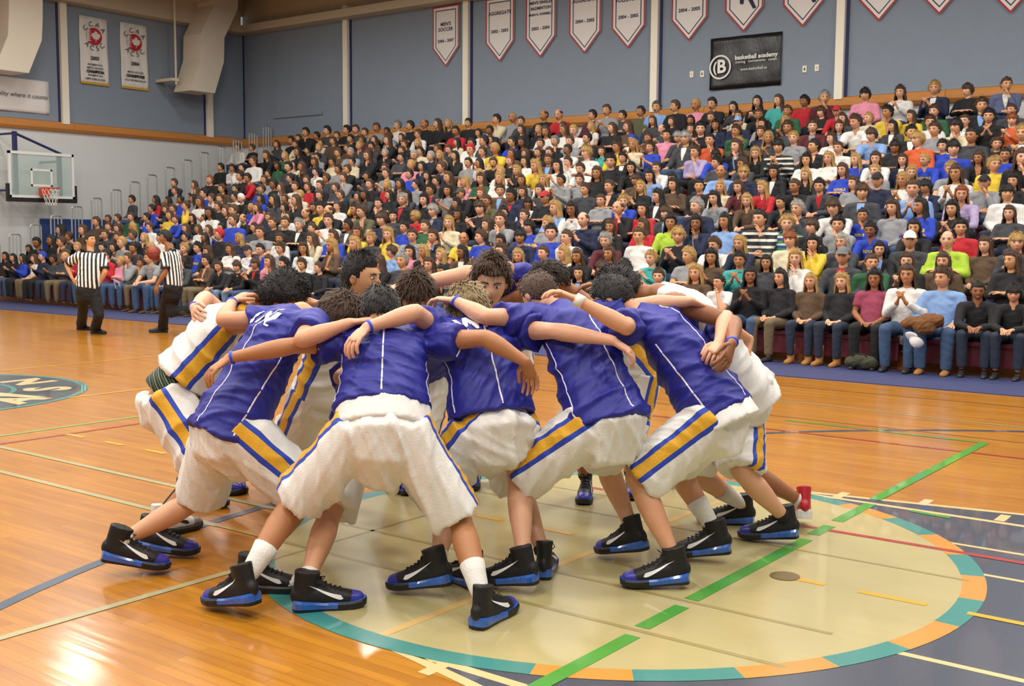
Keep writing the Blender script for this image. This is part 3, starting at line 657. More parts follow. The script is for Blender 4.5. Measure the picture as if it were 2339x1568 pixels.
# ---- basketball shoes (local: y forward, z up, ankle above the origin)
def foot_outline(grow=0., n=40):
    y = np.array([-.085, -.08, -.05, 0, .06, .12, .17, .205, .225, .23]); w = np.array([.012, .030, .037, .036, .038, .046, .048, .040, .024, .008])
    yy = np.concatenate([np.linspace(-.085, .23, n)]); ww = np.interp(yy, y, w)+grow; ww[0] = ww[-1] = .012+grow*.5
    L = [(-a, b) for a, b in zip(ww, yy)]; R = [(a, b) for a, b in zip(ww, yy)]
    return R+L[::-1]
def lowered(y): return .0
def shoe_meshes():
    up = MB(); sd = (1, 0, 0)
    up.tube([(0, -.065, .07), (0, -.03, .062), (0, .03, .058), (0, .09, .052), (0, .15, .044), (0, .195, .04)], [(.030, .04), (.038, .05), (.039, .05), (.042, .042), (.045, .032), (.036, .026)], sd, 16)
    up.tube([(0, -.03, .05), (0, -.028, .10), (0, -.022, .15), (0, -.018, .172)], [(.038, .055), (.036, .052), (.039, .054), (.042, .056)], sd, 16, 'flat')
    up.tube([(0, .02, .13), (0, .05, .10), (0, .10, .075)], [(.026, .012), (.028, .014), (.028, .012)], sd, 10)
    me = fuse(up, 'shoe', .0065, 3)
    a = arr(me); a[:, 2] = np.maximum(a[:, 2], .022); setarr(me, a)
    c = np.array([0 if 1 else 1]); mi = []
    for p in me.polygons:
        q = a[list(p.vertices)].mean(0); mi.append(1 if q[1] > .155+.4*max(0, q[2]-.04) and q[2] < .075 else 0)
    me.polygons.foreach_set('material_index', mi)
    bvh = BVHTree.FromPolygons([tuple(x) for x in a], [tuple(p.vertices) for p in me.polygons])
    sole = MB(); o = foot_outline(.006); n = len(o); V = []
    for z, g in ((0, -.004), (.010, .0), (.026, .001), (.034, -.005)):
        for x, y in o:
            lift = .014*max(0, (y-.14)/.09)**2; hz = z*(1.0+.55*max(0, (.06-y)/.14)) if z > .005 else z
            V.append((x+np.sign(x)*g, y, hz+lift*(1 if z < .02 else .6)))
    F = [(k*n+i, k*n+(i+1) % n, (k+1)*n+(i+1) % n, (k+1)*n+i) for k in range(3) for i in range(n)]
    F += [tuple(range(n-1, -1, -1)), tuple(range(3*n, 4*n))]
    mi = []
    for f in F:
        q = np.mean([V[i] for i in f], 0); mi.append(0 if (q[2] < .009 or q[1] > .10) else 1)
    sole.v = V; sole.f = F; sole.mi = mi; so = sole.mesh('sole', False)
    lo, hi = [], []
    for t in np.linspace(0, 1, 15):
        y = .115-.135*t+.0; c1 = .062+.055*t**1.4; th = .020*(1-t)**.9*min(1, (t+.08)*6) if t > .0 else .012
        lo.append((y+.01*(1-t), c1-th)); hi.append((y, c1+th*.25))
    em = MB()
    for s in (-1, 1):
        pts = []
        for y, z in lo+hi:
            h = bvh.ray_cast(Vector((s*.2, y, z)), Vector((-s, 0, 0))); x = h[0].x if h[0] else s*.035
            pts.append((x+s*.0018, y, z))
        em.add(pts, [(i, i+1, 15+i+1, 15+i) if s > 0 else (15+i, 15+i+1, i+1, i) for i in range(14)])
    emb = em.mesh('side_mark', True)
    la = MB()
    for k in range(5):
        y = .035+.02*k; h = bvh.ray_cast(Vector((0, y, .3)), Vector((0, 0, -1))); z = h[0].z if h[0] else .09
        la.tube([(-.022, y, z-.004), (0, y+.004, z+.004), (.022, y, z-.004)], [.0035]*3, n=6)
    la.tube([(.0, .03, .14), (.03, .05, .15), (.045, .03, .13), (.03, .01, .12)], [.0025]*4, n=5)
    return me, so, emb, la.mesh('laces', True)
SHOE = shoe_meshes()
M_BLACK = mat('black_shoe_textile', '101014', .55, bump=.2, bscale=120); M_PURP = mat('purple_toe', '3a379c', .35); M_AIR = mat('blue_air_sole', '2d5fb4', .2, var=.5, vscale=35, coat=.5)
M_RUB = mat('black_rubber', '131318', .5); M_SWO = mat('white_mark', 'f0f0f0', .4); M_RSH = mat('red_shoe_leather', 'b3202c', .4); M_WSH = mat('white_shoe_leather', 'dcdad6', .4); M_GSH = mat('grey_shoe', '8d8b88', .4)
SHOEKIND = {'k': ((M_BLACK, M_PURP), (M_RUB, M_AIR), M_SWO, M_BLACK), 'r': ((M_RSH, M_WSH), (M_WSH, M_WSH), M_SWO, M_RSH), 'w': ((M_BLACK, M_WSH), (M_RUB, M_RUB), M_WSH, M_BLACK), 'g': ((M_WSH, M_GSH), (M_RUB, M_RUB), M_BLACK, M_BLACK)}
def add_shoe(root, M, kind, name='shoe'):
    a, b, c, d_ = SHOEKIND[kind]
    o = obj_om(name, SHOE[0], a, root, M); obj_om('sole', SHOE[1], b, o); obj_om('side_mark', SHOE[2], c, o); obj_om('laces', SHOE[3], d_, o); return o

# ---- cloth helpers
def folds(me, amp, seed, freqs=(28, 40, 62), dirs=None, axis=None):
    """wrinkles pushed along the normals"""
    a = arr(me); nn_ = np.empty(len(a)*3, np.float32); me.vertices.foreach_get('normal', nn_); nn_ = nn_.reshape(-1, 3); r = np.random.default_rng(seed); h = np.zeros(len(a))
    for i, fq in enumerate(freqs):
        for _ in range(3):
            d_ = nrm(r.normal(0, 1, 3)) if axis is None else nrm(np.asarray(axis)+r.normal(0, .25, 3))
            w = np.sin(a@nrm(r.normal(0, 1, 3))*9+r.uniform(0, 6))*1.3
            s_ = np.sin(a@d_*fq+w+r.uniform(0, 6)); h += ((1-np.abs(s_))**1.6-.22)*(30/fq)**.8*np.clip(.45+.8*np.sin(a@r.normal(0, 6, 3)+r.uniform(0, 6)), 0, 1)*1.6
    setarr(me, a+nn_*(np.maximum(amp*h/2.2, -amp*.18))[:, None])
def bvh_of(me): return BVHTree.FromPolygons([tuple(x) for x in arr(me)], [tuple(p.vertices) for p in me.polygons])
def cast(bvh, o, d_):
    h = bvh.ray_cast(Vector(o), Vector(d_)); return (np.array(h[0]), np.array(h[1])) if h[0] is not None else (None, None)
def strip(bvh, lines, w=.008, off=.0025):
    """thin sewn piping that follows the cloth; lines = lists of (origin, direction) rays"""
    mb = MB()
    for L in lines:
        P = []
        for o, d_ in L:
            p, n_ = cast(bvh, o, d_)
            if p is not None: P.append((p, n_))
        for i in range(len(P)-1):
            (p, n1), (q, n2) = P[i], P[i+1]
            if np.linalg.norm(q-p) > .08: continue
            t = nrm(q-p); s1 = np.cross(t, n1)*w/2
            A = [p-s1+n1*off*.2, p+s1+n1*off*.2, q+s1+n2*off*.2, q-s1+n2*off*.2, p+n1*off*1.4, q+n2*off*1.4]
            mb.add(A, [(0, 4, 5, 3), (4, 1, 2, 5)])
    return mb
# ------------------------------------------------------------------ players in the huddle
Z3 = np.array((0, 0, 1.))
M_BLUE = mat('royal_blue_shooting_shirt', '1e228a', .55, bump=.18, bscale=30)
M_WHITE = mat('white_jersey_cloth', 'e9e7e2', .6, bump=.2, bscale=200, sheen=.1)
M_PIPE = mat('white_piping', 'eceaf0', .6); M_BAND_B = mat('blue_silicone_band', '2b46d8', .4); M_TAPE = mat('white_wrist_tape', 'e9e4d6', .8)
_w, _b, _yl = 'e7e5df', '1f3fae', 'dfa81f'
M_SHORT = ramp_mat('striped_white_shorts', 'sa', [(0, _yl), (.029, _b), (.057, _w)], .6, 1, 0, bscale=160)
M_JERSEY = ramp_mat('striped_white_jersey', 'sa', [(0, _yl), (.032, _b), (.06, _w)], .6, 1, 0, bscale=160)
M_SOCKW = mat('white_ribbed_sock', 'e6e3dc', .85, bump=.6, bscale=60, stretch=(4, 4, .3)); M_SOCKK = mat('black_sock', '141416', .8)
M_PLAID = ramp_mat('green_plaid_boxers', 'sa', [(0, '15201a'), (.3, '4f6f3a'), (.45, '15201a'), (.75, 'a9b79a'), (.85, '15201a')], .8, 28, 0, True)
def chain(p, q, L, sg):
    """joint on the sight line of pixel q at distance L from p; sg>0 the far solution"""
    d_ = ray(*q); oc = CP-p; a = d_@d_; b = 2*d_@oc; c = oc@oc-L*L; D = b*b-4*a*c
    if D <= 0: x = CP+d_*(-b/(2*a)); return p+nrm(x-p)*L
    return CP+d_*((-b+sg*math.sqrt(D))/(2*a))
def ik(a, b, l1, l2, pole):
    v = b-a; L = np.linalg.norm(v); mx = (l1+l2)*.998
    if L > mx: k = L/mx; l1 *= k; l2 *= k
    t = (l1*l1-l2*l2+L*L)/(2*L); h = math.sqrt(max(l1*l1-t*t, 0)); u = v/L; q = nrm(np.asarray(pole)-u*np.dot(pole, u)); return a+u*t+q*h
def P3(q): return at(*q)
THIGH = [(0, .062), (.3, .075), (.7, .070), (1, .058)]; CALF = [(0, .058), (.12, .055), (.32, .063), (.5, .057), (.75, .042), (.92, .037), (1, .038)]
UARM = [(0, .056), (.3, .052), (.6, .049), (.9, .042), (1, .041)]; FARM = [(0, .041), (.15, .045), (.35, .044), (.7, .033), (1, .027)]
def build_player(s):
    pel, neck = P3(s['pel']), P3(s['neck']); sp = nrm(neck-pel); k = s.get('k', 1.0)
    f = np.array(s['f'], float) if 'f' in s else np.array((sp[0], sp[1], 0)); f[2] = 0; f = nrm(f)
    lat = nrm(np.cross(f, Z3)); lat = nrm(lat-sp*np.dot(lat, sp)); dor = np.cross(lat, sp)
    tank = s.get('tank', False); blue = s.get('blue', True)
    feet = []
    for hq, tq, lift in s['feet']:
        h, t = onZ(*hq), onZ(*tq); d_ = nrm(t-h); o = h+d_*.09
        pt = math.radians(lift); M = np.eye(4); x = np.cross(d_, Z3); fw = d_*math.cos(pt)-Z3*math.sin(pt); up = np.cross(x, fw)
        o2 = (h+d_*.31)-fw*.22*1.0; M[:3, 0] = x*1.06; M[:3, 1] = fw*1.06; M[:3, 2] = up*1.06; M[:3, 3] = o2+Z3*(.002+ (.03*lift/20 if lift else 0))
        feet.append((M, o2+up*.115-fw*.03))
    root_p = np.mean([q[1] for q in feet], 0)*np.array((1, 1, 0)); root = empty('person', tuple(root_p)); tag(root, s['label'], 'person', 'players in the huddle')
    # sides: index 0 = left, 1 = right of the player
    hip = [pel-lat*.10, pel+lat*.10]; ank = [feet[0][1], feet[1][1]]
    kn = [ik(hip[i], ank[i], .47*k, .45*k, f*1.0+lat*(.25 if i else -.25)) for i in (0, 1)]
    sw = s.get('sw', .185); sh = [neck-lat*sw-sp*.05-dor*.02, neck+lat*sw-sp*.05-dor*.02]
    el, wr, kc = [], [], []
    for i, key in enumerate(('L', 'R')):
        a = s[key]
        e = P3(a[0]) if len(a[0]) == 3 and a[0][2] > 2 else chain(sh[i], a[0][:2], .31*k, a[0][2])
        w = P3(a[1]) if len(a[1]) == 3 and a[1][2] > 2 else chain(e, a[1][:2], .265*k, a[1][2])
        c = P3(a[2]) if len(a[2]) == 3 and a[2][2] > 2 else chain(w, a[2][:2], .1, a[2][2])
        # keep arms in human proportion
        e = sh[i]+nrm(e-sh[i])*min(max(np.linalg.norm(e-sh[i]), .26), .36); w = e+nrm(w-e)*min(max(np.linalg.norm(w-e), .22), .30)
        el.append(e); wr.append(w); kc.append(c)
    hc = P3(s['head']); fd = np.array(s['face'], float) if 'face' in s else nrm(f*.65-Z3*.65); up = nrm(f*.6+Z3*.75)
    if 'up' in s: up = np.array(s['up'], float)
    HM = head_matrix(hc, fd, up); hs = s.get('hs', 1.02); HM[:3, :3] *= hs
    # body
    b = MB(); fing = MB()
    mid = pel*.5+neck*.5+dor*.035; upr = pel*.22+neck*.78+dor*.045
    b.tube([pel-sp*.05, pel, mid, upr, neck-sp*.01], [(.11, .085), (.13, .09), (.13, .085), (.15, .085), (.07, .06)], lat, 16)
    nb = hc+HM[:3, :3]@np.array((0, -.025, -.07)); b.tube([neck-sp*.05+dor*.01, (neck+nb)/2, nb], [.062, .056, .054], lat, 12)
    for i in (0, 1):
        b.tube([upr+(sh[i]-upr)*.3, sh[i]], [.075, .064], None, 12); b.limb(sh[i], el[i], UARM); b.limb(el[i], wr[i], FARM)
        b.limb(hip[i], kn[i], THIGH); b.limb(kn[i], ank[i], CALF)
        pn = s.get('palm', (0, 0, -1)); pn = np.array(pn[i] if isinstance(pn[0], (tuple, list)) else pn, float)
        cu = s.get('curl', (.7, .7)); hand(fing, b, wr[i], kc[i], pn, cu[i], np.array(f)*.6+Z3*.8, 1.04)
    add_head(fing, HM)
    body = fuse(b, 'body', .0105, 3); body = join_into(body, fing)
    def local(me): setarr(me, arr(me)-root_p); return me
    obj('body', local(body), m_skin(s['skin']), root)
    Mh = Matrix([list(r_) for r_ in HM]); Mh.translation = Vector(hc-root_p)
    hk = s['hair']; hm = hair_mesh(hk[0], hk[2], hk[3], hk[4], hk[5], seed=hash(s['label']) % 1000 if False else len(s['label'])); obj('hair', hm, m_hair(hk[1]), root, M=Mh)
    if s.get('see_face'): add_face(root, Mh, s.get('mouth', 0))
    # shirt
    t = MB(); hd = nrm(-sp*.75-Z3*.45); hl = s.get('hem', .03); hem = pel+hd*hl if hl > 0 else pel-sp*hl
    if tank: rad = [(.205, .165), (.20, .16), (.18, .14), (.185, .135), (.150, .115), (.075, .07)]
    else: rad = [(.225, .175), (.212, .168), (.192, .148), (.20, .142), (.19, .122), (.085, .075)]
    nk = neck-sp*.015; ax_ = [hem, hem*.82+nk*.18+dor*.012, hem*.6+nk*.4+dor*.025, hem*.4+nk*.6+dor*.04, upr, nk]
    t.tube(ax_, rad, lat, 28, 'flat')
    if not tank:
        for i in (0, 1):
            st = sh[i]+(el[i]-sh[i])*s.get('sleeve', .62)
            t.tube([upr+(sh[i]-upr)*.35, sh[i]+dor*.004, sh[i]*.6+st*.4-Z3*.008, st-Z3*.014], [(.095, .085), (.092, .082), (.085, .083), (.088, .092)], None, 18, 'flat')
    else:
        for i in (0, 1): t.tube([upr+(sh[i]-upr)*.05, neck+(sh[i]-neck)*.6+dor*.012], [.085, .06], None, 12)
    shirt = fuse(t, 'shirt', .0105, 4)
    a = arr(shirt); ax = (a-pel)@sp; c0 = pel+np.outer(ax, sp); v = a-c0; vl, vd = v@lat, v@dor
    setattr_f(shirt, 'sa', np.abs(np.arctan2(vd, np.abs(vl)))*np.maximum(np.hypot(vl, vd), .1)); setattr_f(shirt, 'st', ax)
    folds(shirt, .0125, len(s['label'])*3+1, (22, 34, 55), axis=nrm(sp+lat*.5*(1 if s['pel'][0] % 2 else -1)))
    bv = bvh_of(shirt)
    so = obj('shirt', local(shirt), M_BLUE if blue else (M_WHITE if s.get('plain') else M_JERSEY), root)
    if blue and not tank:
        for ang in (0, 78, -78):
            dd = dor*math.cos(math.radians(ang))+lat*math.sin(math.radians(ang)); L = []
            for tt in np.linspace(-.30 if ang else -.34, .9 if not ang else .55, 34):
                c_ = hem+(neck-hem)*((tt+.34)/1.34+.004)+lat*s.get('pipe', 0)*(1 if ang == 0 else 0)
                L.append((c_+dd*.6, -dd))
            obj('piping', local(strip(bv, [L]).mesh('piping', True)), M_PIPE, so)
    for (txt, size, tt, off, rot) in s.get('text', []):
        v2, f2 = text2d(txt, size, bold=.006); cr, sr = math.cos(rot), math.sin(rot); mb = MB(); P = []
        ok = True
        for x, y in v2:
            x, y = x*cr-y*sr, x*sr+y*cr; o_ = pel+(neck-pel)*tt+lat*(off+x)+sp*y+dor*.5
            p, n_ = cast(bv, o_, -dor)
            ok = ok and p is not None; P.append(p+n_*.006 if p is not None else o_-dor*.36)
        if ok: obj('lettering', local(mb.add(P, f2).mesh('lettering')), M_PIPE, so)
    if s.get('under'):
        u = MB(); h2 = hem+hd*s['under']; u.tube([h2, hem+sp*.02, hem+sp*.10], [(.228, .185), (.216, .172), (.165, .13)], lat, 24, 'flat'); ume = fuse(u, 'undershirt', .012, 2)
        folds(ume, .003, 5); obj('undershirt', local(ume), M_WHITE, root)
    # shorts
    t = MB(); wl = s.get('waist', .05)
    t.tube([pel+sp*wl, pel-Z3*.01+dor*.02, pel-Z3*.09+dor*.015, (pel*.55+(kn[0]+kn[1])*.225)-Z3*.02], [(.168, .14), (.182, .148), (.176, .138), (.12, .10)], lat, 24)
    for i in (0, 1):
        e = hip[i]+(kn[i]-hip[i])*s.get('short', .95); t.tube([hip[i]+Z3*.02, hip[i]*.6+e*.4-Z3*.005, e-Z3*.02], [(.124, .13), (.124, .13), (.124, .13)], lat, 20, 'flat')
    me = fuse(t, 'shorts', .0105, 3); a = arr(me); sa = np.ones(len(a))
    side = (a-pel)@lat
    for i, sg in ((0, -1), (1, 1)):
        ax = nrm(kn[i]-hip[i]); v = a-hip[i]; v = v-np.outer(v@ax, ax); out = nrm(lat*sg-ax*np.dot(lat*sg, ax)); fw = np.cross(ax, out); q = np.arctan2(v@fw, v@out)*.135
        msk = side*sg > 0; sa[msk] = q[msk]
    setattr_f(me, 'sa', np.abs(sa)); folds(me, .014, len(s['label'])+11, (20, 32, 50), axis=Z3*.15+lat)
    obj('shorts', local(me), M_WHITE if s.get('plain') else M_SHORT, root)
    if s.get('boxer'):
        u = MB(); u.tube([pel+sp*.0, pel+sp*.12], [(.185, .15), (.172, .138)], lat, 24, 'flat'); ume = u.mesh('boxer_waistband', True); a = arr(ume); setattr_f(ume, 'sa', a@np.array((.8, .6, .7)))
        obj('boxer_waistband', local(ume), M_PLAID, root)
    # socks, shoes, bands
    for i in (0, 1):
        hgt, sc = s['socks'][i]
        q = ank[i]+(kn[i]-ank[i])*hgt; sk = MB(); pr_ = [(0, .033), (.25, .0415)]+[(tt, np.interp(1-tt*hgt, [p_[0] for p_ in CALF], [p_[1] for p_ in CALF])+.0055) for tt in (.4, .7, 1)]
        sk.limb(ank[i]+nrm(kn[i]-ank[i])*.005, q, pr_, 16, 'flat'); obj('sock', local(sk.mesh('sock', True)), M_SOCKW if sc == 'w' else M_SOCKK, root)
        M = Matrix([list(r_) for r_ in feet[i][0]]); M.translation -= Vector(root_p); add_shoe(root, M, s['shoes'][i])
    for i, kind in s.get('bands', []):
        d_ = nrm(wr[i]-el[i]); c_ = wr[i]-d_*.012; wd = .012 if kind == 'b' else .045; mb = MB(); mb.tube([c_-d_*wd/2, c_+d_*wd/2], [.0325, .031], None, 20, 'flat')
        obj('wristband', local(mb.mesh('wristband', True)), M_BAND_B if kind == 'b' else M_TAPE, root)
    return root
BK, LO = ('w', .14), ('k', .1)
PL = [
 dict(label='player in blue shirt with white letters bending right at the left of the huddle', pel=(520, 975, 5.5), neck=(690, 712, 5.66), head=(772, 728, 5.68), skin='f', hair=('short', 'n', .018, .004, 900, .045),
  feet=[((228, 1318), (338, 1312), 12), ((540, 1352), (665, 1352), 0)], L=((454, 732, 1), (530, 690, 1), (562, 672, 1)), R=((690, 776, -1), (800, 738, 1), (850, 730, 1)), socks=[(.16, 'w'), (.38, 'k')], shoes='kw',
  bands=[(0, 'b')], text=[('SR N', .12, .78, -.02, .1)], hem=.06, pipe=.05),
 dict(label='player in white striped jersey and plaid boxers bending at the far left', pel=(383, 905, 6.12), neck=(565, 708, 6.15), head=(640, 690, 6.15), skin='t', blue=False, tank=True, boxer=True, waist=-.03, hair=('curly', 'k', .05, .014, 2200, .022), hem=-.13,
  feet=[((345, 1232), (478, 1200), 0), ((310, 1272), (390, 1272), 6)], L=((620, 690, 6.45), (700, 690, 6.45), (740, 690, 6.4)), R=((650, 770, 6.0), (720, 745, 5.9), (760, 735, 5.9)), socks=[(.5, 'k'), (.14, 'k')], shoes='gk'),
 dict(label='player in blue shirt with legs wide apart, nearest the camera', pel=(873, 985, 5.12), neck=(882, 757, 5.45), head=(868, 714, 5.5), skin='t', hair=('short', 'k', .014, .003, 900, .03),
  feet=[((590, 1418), (478, 1388), 10), ((1085, 1442), (1150, 1404), 0)], L=((668, 790, 5.3), (505, 822, 5.3), (478, 850, 5.25)), R=((1112, 772, 5.24), (1192, 822, 5.24), (1212, 862, 5.30)), socks=[(.42, 'w'), (.42, 'w')], shoes='kk', under=.09, bands=[(0, 'b')], hem=-.11),
 dict(label='sandy-haired player in blue shirt, centre of the near side', pel=(1130, 975, 5.42), neck=(1075, 732, 5.62), head=(1070, 712, 5.68), skin='p', hair=('short', 's', .022, .005, 1600, .04),
  feet=[((1100, 1352), (1060, 1335), 0), ((1240, 1328), (1255, 1278), 0)], L=((955, 718, 5.33), (838, 748, 5.2), (795, 790, 5.12)), R=((1285, 757, 5.40), (1398, 778, 5.32), (1440, 804, 5.33)), socks=[(.16, 'w'), (.1, 'k')], shoes='kk', bands=[(0, 'b')], text=[('WA:.', .11, .86, -.02, .1)], hem=-.05, pipe=-.02, palm=((0, 0, -1), (0, .3, -1))),
 dict(label='player in blue shirt between sandy-haired and black-haired players, striped shorts', pel=(1392, 968, 5.45), neck=(1275, 702, 5.75), head=(1232, 676, 5.8), skin='p', hair=('short', 'n', .009, .002, 700, .016),
  feet=[((1230, 1362), (1110, 1342), 8), ((1480, 1302), (1380, 1276), 14)], L=((1108, 724, 5.43), (1048, 692, 5.55), (1012, 684, 5.6)), R=((1505, 690, 1), (1550, 690, 5.75), (1600, 700, 5.8)), socks=[(.16, 'k'), (.14, 'k')], shoes='kk', bands=[(0, 'b')], text=[('6', .13, .93, .1, 0)], hem=.02, pipe=.02),
 dict(label='black-haired player in blue shirt bending left at the right of the huddle', pel=(1645, 952, 5.62), neck=(1458, 714, 5.8), head=(1402, 684, 5.85), skin='f', hair=('short', 'k', .010, .002, 900, .016), 
  feet=[((1575, 1345), (1418, 1342), 4), ((1672, 1288), (1560, 1280), 8)], L=((1430, 747, -1), (1318, 685, 1), (1270, 664, 1)), R=((1650, 742, 5.95), (1700, 770, 6.05), (1700, 810, 6.05)), socks=[(.12, 'k'), (.45, 'w')], shoes='kk', under=.06, bands=[(0, 't')], hem=.0),
 dict(label='brown-armed player in white jersey leaning left at the far right, red shoes', pel=(1700, 880, 6.15), neck=(1500, 668, 6.0), head=(1418, 664, 6.05), skin='b', blue=False, plain=True, tank=True, hair=('curly', 'k', .02, .006, 1200, .015), k=1.06,
  feet=[((1535, 1118), (1520, 1092), 0), ((1838, 1226), (1822, 1188), 14)], L=((1690, 742, -1), (1672, 785, -1), (1660, 820, -1)), R=((1440, 640, 6.4), (1380, 650, 6.6), (1340, 650, 6.6)), socks=[(.12, 'w'), (.12, 'w')], shoes='rr', bands=[(0, 'b')], hem=.12, palm=((-1, .2, 0), (0, 0, -1)), curl=(.5, .5)),
 dict(label='player hidden behind the right side whose pale fist rests on a blue back', pel=(1665, 900, 6.38), neck=(1575, 748, 6.15), head=(1535, 722, 6.3), skin='p', blue=True, hair=('short', 'n', .012, .003, 300, .03),
  feet=[((1825, 1247), (1682, 1232), 6), ((1722, 1200), (1595, 1194), 0)], L=((1652, 740, 5.85), (1642, 785, 5.58), (1612, 832, 5.40)), R=((1480, 730, 6.8), (1440, 720, 6.8), (1400, 720, 6.8)), socks=[(.14, 'k'), (.45, 'w')], shoes='kk', palm=((-.3, .9, 0), (0, 0, -1)), curl=(1.2, .6)),
 dict(label='dark-haired player in white jersey bowed low at the back right', pel=(1440, 850, 7.05), neck=(1335, 690, 6.8), head=(1258, 646, 6.7), skin='b', blue=False, tank=True, hair=('short', 'h', .018, .004, 900, .04), f=(-.1, -1, 0),
  feet=[((1440, 1120), (1448, 1172), 0), ((1340, 1130), (1330, 1165), 0)], L=((1440, 690, 6.75), (1500, 690, 6.6), (1540, 690, 6.5)), R=((1210, 670, 6.85), (1150, 690, 6.9), (1120, 700, 6.9)), socks=[(.12, 'k'), (.12, 'k')], shoes='kk', face=(-.2, -.5, -.8)),
 dict(label='shouting player with bushy brown hair in blue tank top facing the camera', pel=(1145, 775, 7.3), neck=(1150, 612, 6.85), head=(1122, 646, 6.5), skin='p', blue=True, tank=True, hair=('short', 'n', .026, .008, 1500, .04), f=(.6, -.8, 0), face=(.56, -.75, -.32), up=(-.15, .3, 1), see_face=True, mouth=.014, hs=1.12, sw=.23,
  feet=[((1140, 1098), (1150, 1138), 0), ((1085, 1100), (1070, 1140), 0)], L=((1268, 672, 6.75), (1310, 690, 6.6), (1340, 700, 6.5)), R=((1000, 640, 6.85), (925, 655, 6.75), (890, 680, 6.6)), socks=[(.1, 'k'), (.1, 'k')], shoes='kk', text=[('3', .13, .8, -.08, 0)]),
 dict(label='brown-fringed player peering over an arm beside the shouting player', pel=(965, 830, 7.2), neck=(948, 720, 6.65), head=(950, 682, 6.5), skin='f', blue=True, hair=('bangs', 'n', .024, .003, 1500, .055), f=(.5, -.85, 0), face=(.56, -.75, -.42), up=(-.1, .2, 1), see_face=True, hs=1.05,
  feet=[((925, 1110), (935, 1142), 0), ((900, 1105), (905, 1140), 0)], L=((1040, 720, 6.75), (1090, 730, 6.7), (1120, 730, 6.6)), R=((860, 720, 6.8), (800, 720, 6.8), (770, 720, 6.7)), socks=[(.1, 'k'), (.1, 'k')], shoes='kk'),
 dict(label='player with spiky black hair standing upright in profile, looking right', pel=(745, 890, 6.8), neck=(795, 708, 6.5), head=(826, 634, 6.38), skin='a', blue=False, tank=True, hair=('spiky', 'k', .012, .003, 1600, .018), f=(.85, -.1, 0), face=(.93, .28, -.12), up=(.1, 0, 1), see_face=True, hs=1.08,
  feet=[((530, 1108), (560, 1140), 0), ((620, 1120), (650, 1150), 0)], L=((850, 760, 6.7), (900, 740, 6.7), (930, 730, 6.6)), R=((730, 760, 6.3), (760, 790, 6.1), (800, 790, 6.0)), socks=[(.1, 'k'), (.1, 'k')], shoes='kk'),
 dict(label='player hidden behind the left side with a banded hand on a white jersey', pel=(490, 860, 6.95), neck=(585, 720, 6.75), head=(660, 700, 6.8), skin='p', blue=False, tank=True, hair=('short', 'k', .014, .003, 200, .03),
  feet=[((440, 1130), (480, 1130), 0), ((400, 1160), (450, 1160), 0)], L=((620, 730, 7.0), (680, 720, 7.0), (720, 720, 7.0)), R=((480, 690, 6.45), (428, 716, 5.98), (455, 738, 5.88)), socks=[(.1, 'k'), (.1, 'k')], shoes='kk', bands=[(1, 'b')], palm=((0, 0, -1), (.2, .9, -.3)), curl=(.5, .4)),
 dict(label='player hidden inside the huddle behind the nearest player, only his legs and shoes showing', pel=(852, 985, 5.72), neck=(872, 815, 6.0), head=(880, 790, 6.15), skin='f', blue=True, hair=('short', 'n', .012, .003, 200, .03), sw=.16, f=(-.3, .9, 0),
  feet=[((668, 1398), (782, 1388), 0), ((1035, 1370), (885, 1352), 10)], L=((800, 850, 5.95), (830, 830, 6.15), (850, 830, 6.2)), R=((940, 850, 5.95), (910, 830, 6.15), (900, 830, 6.2)), socks=[(.17, 'w'), (.17, 'w')], shoes='kk', hem=-.05, plain=True),
]
for s in PL: build_player(s)
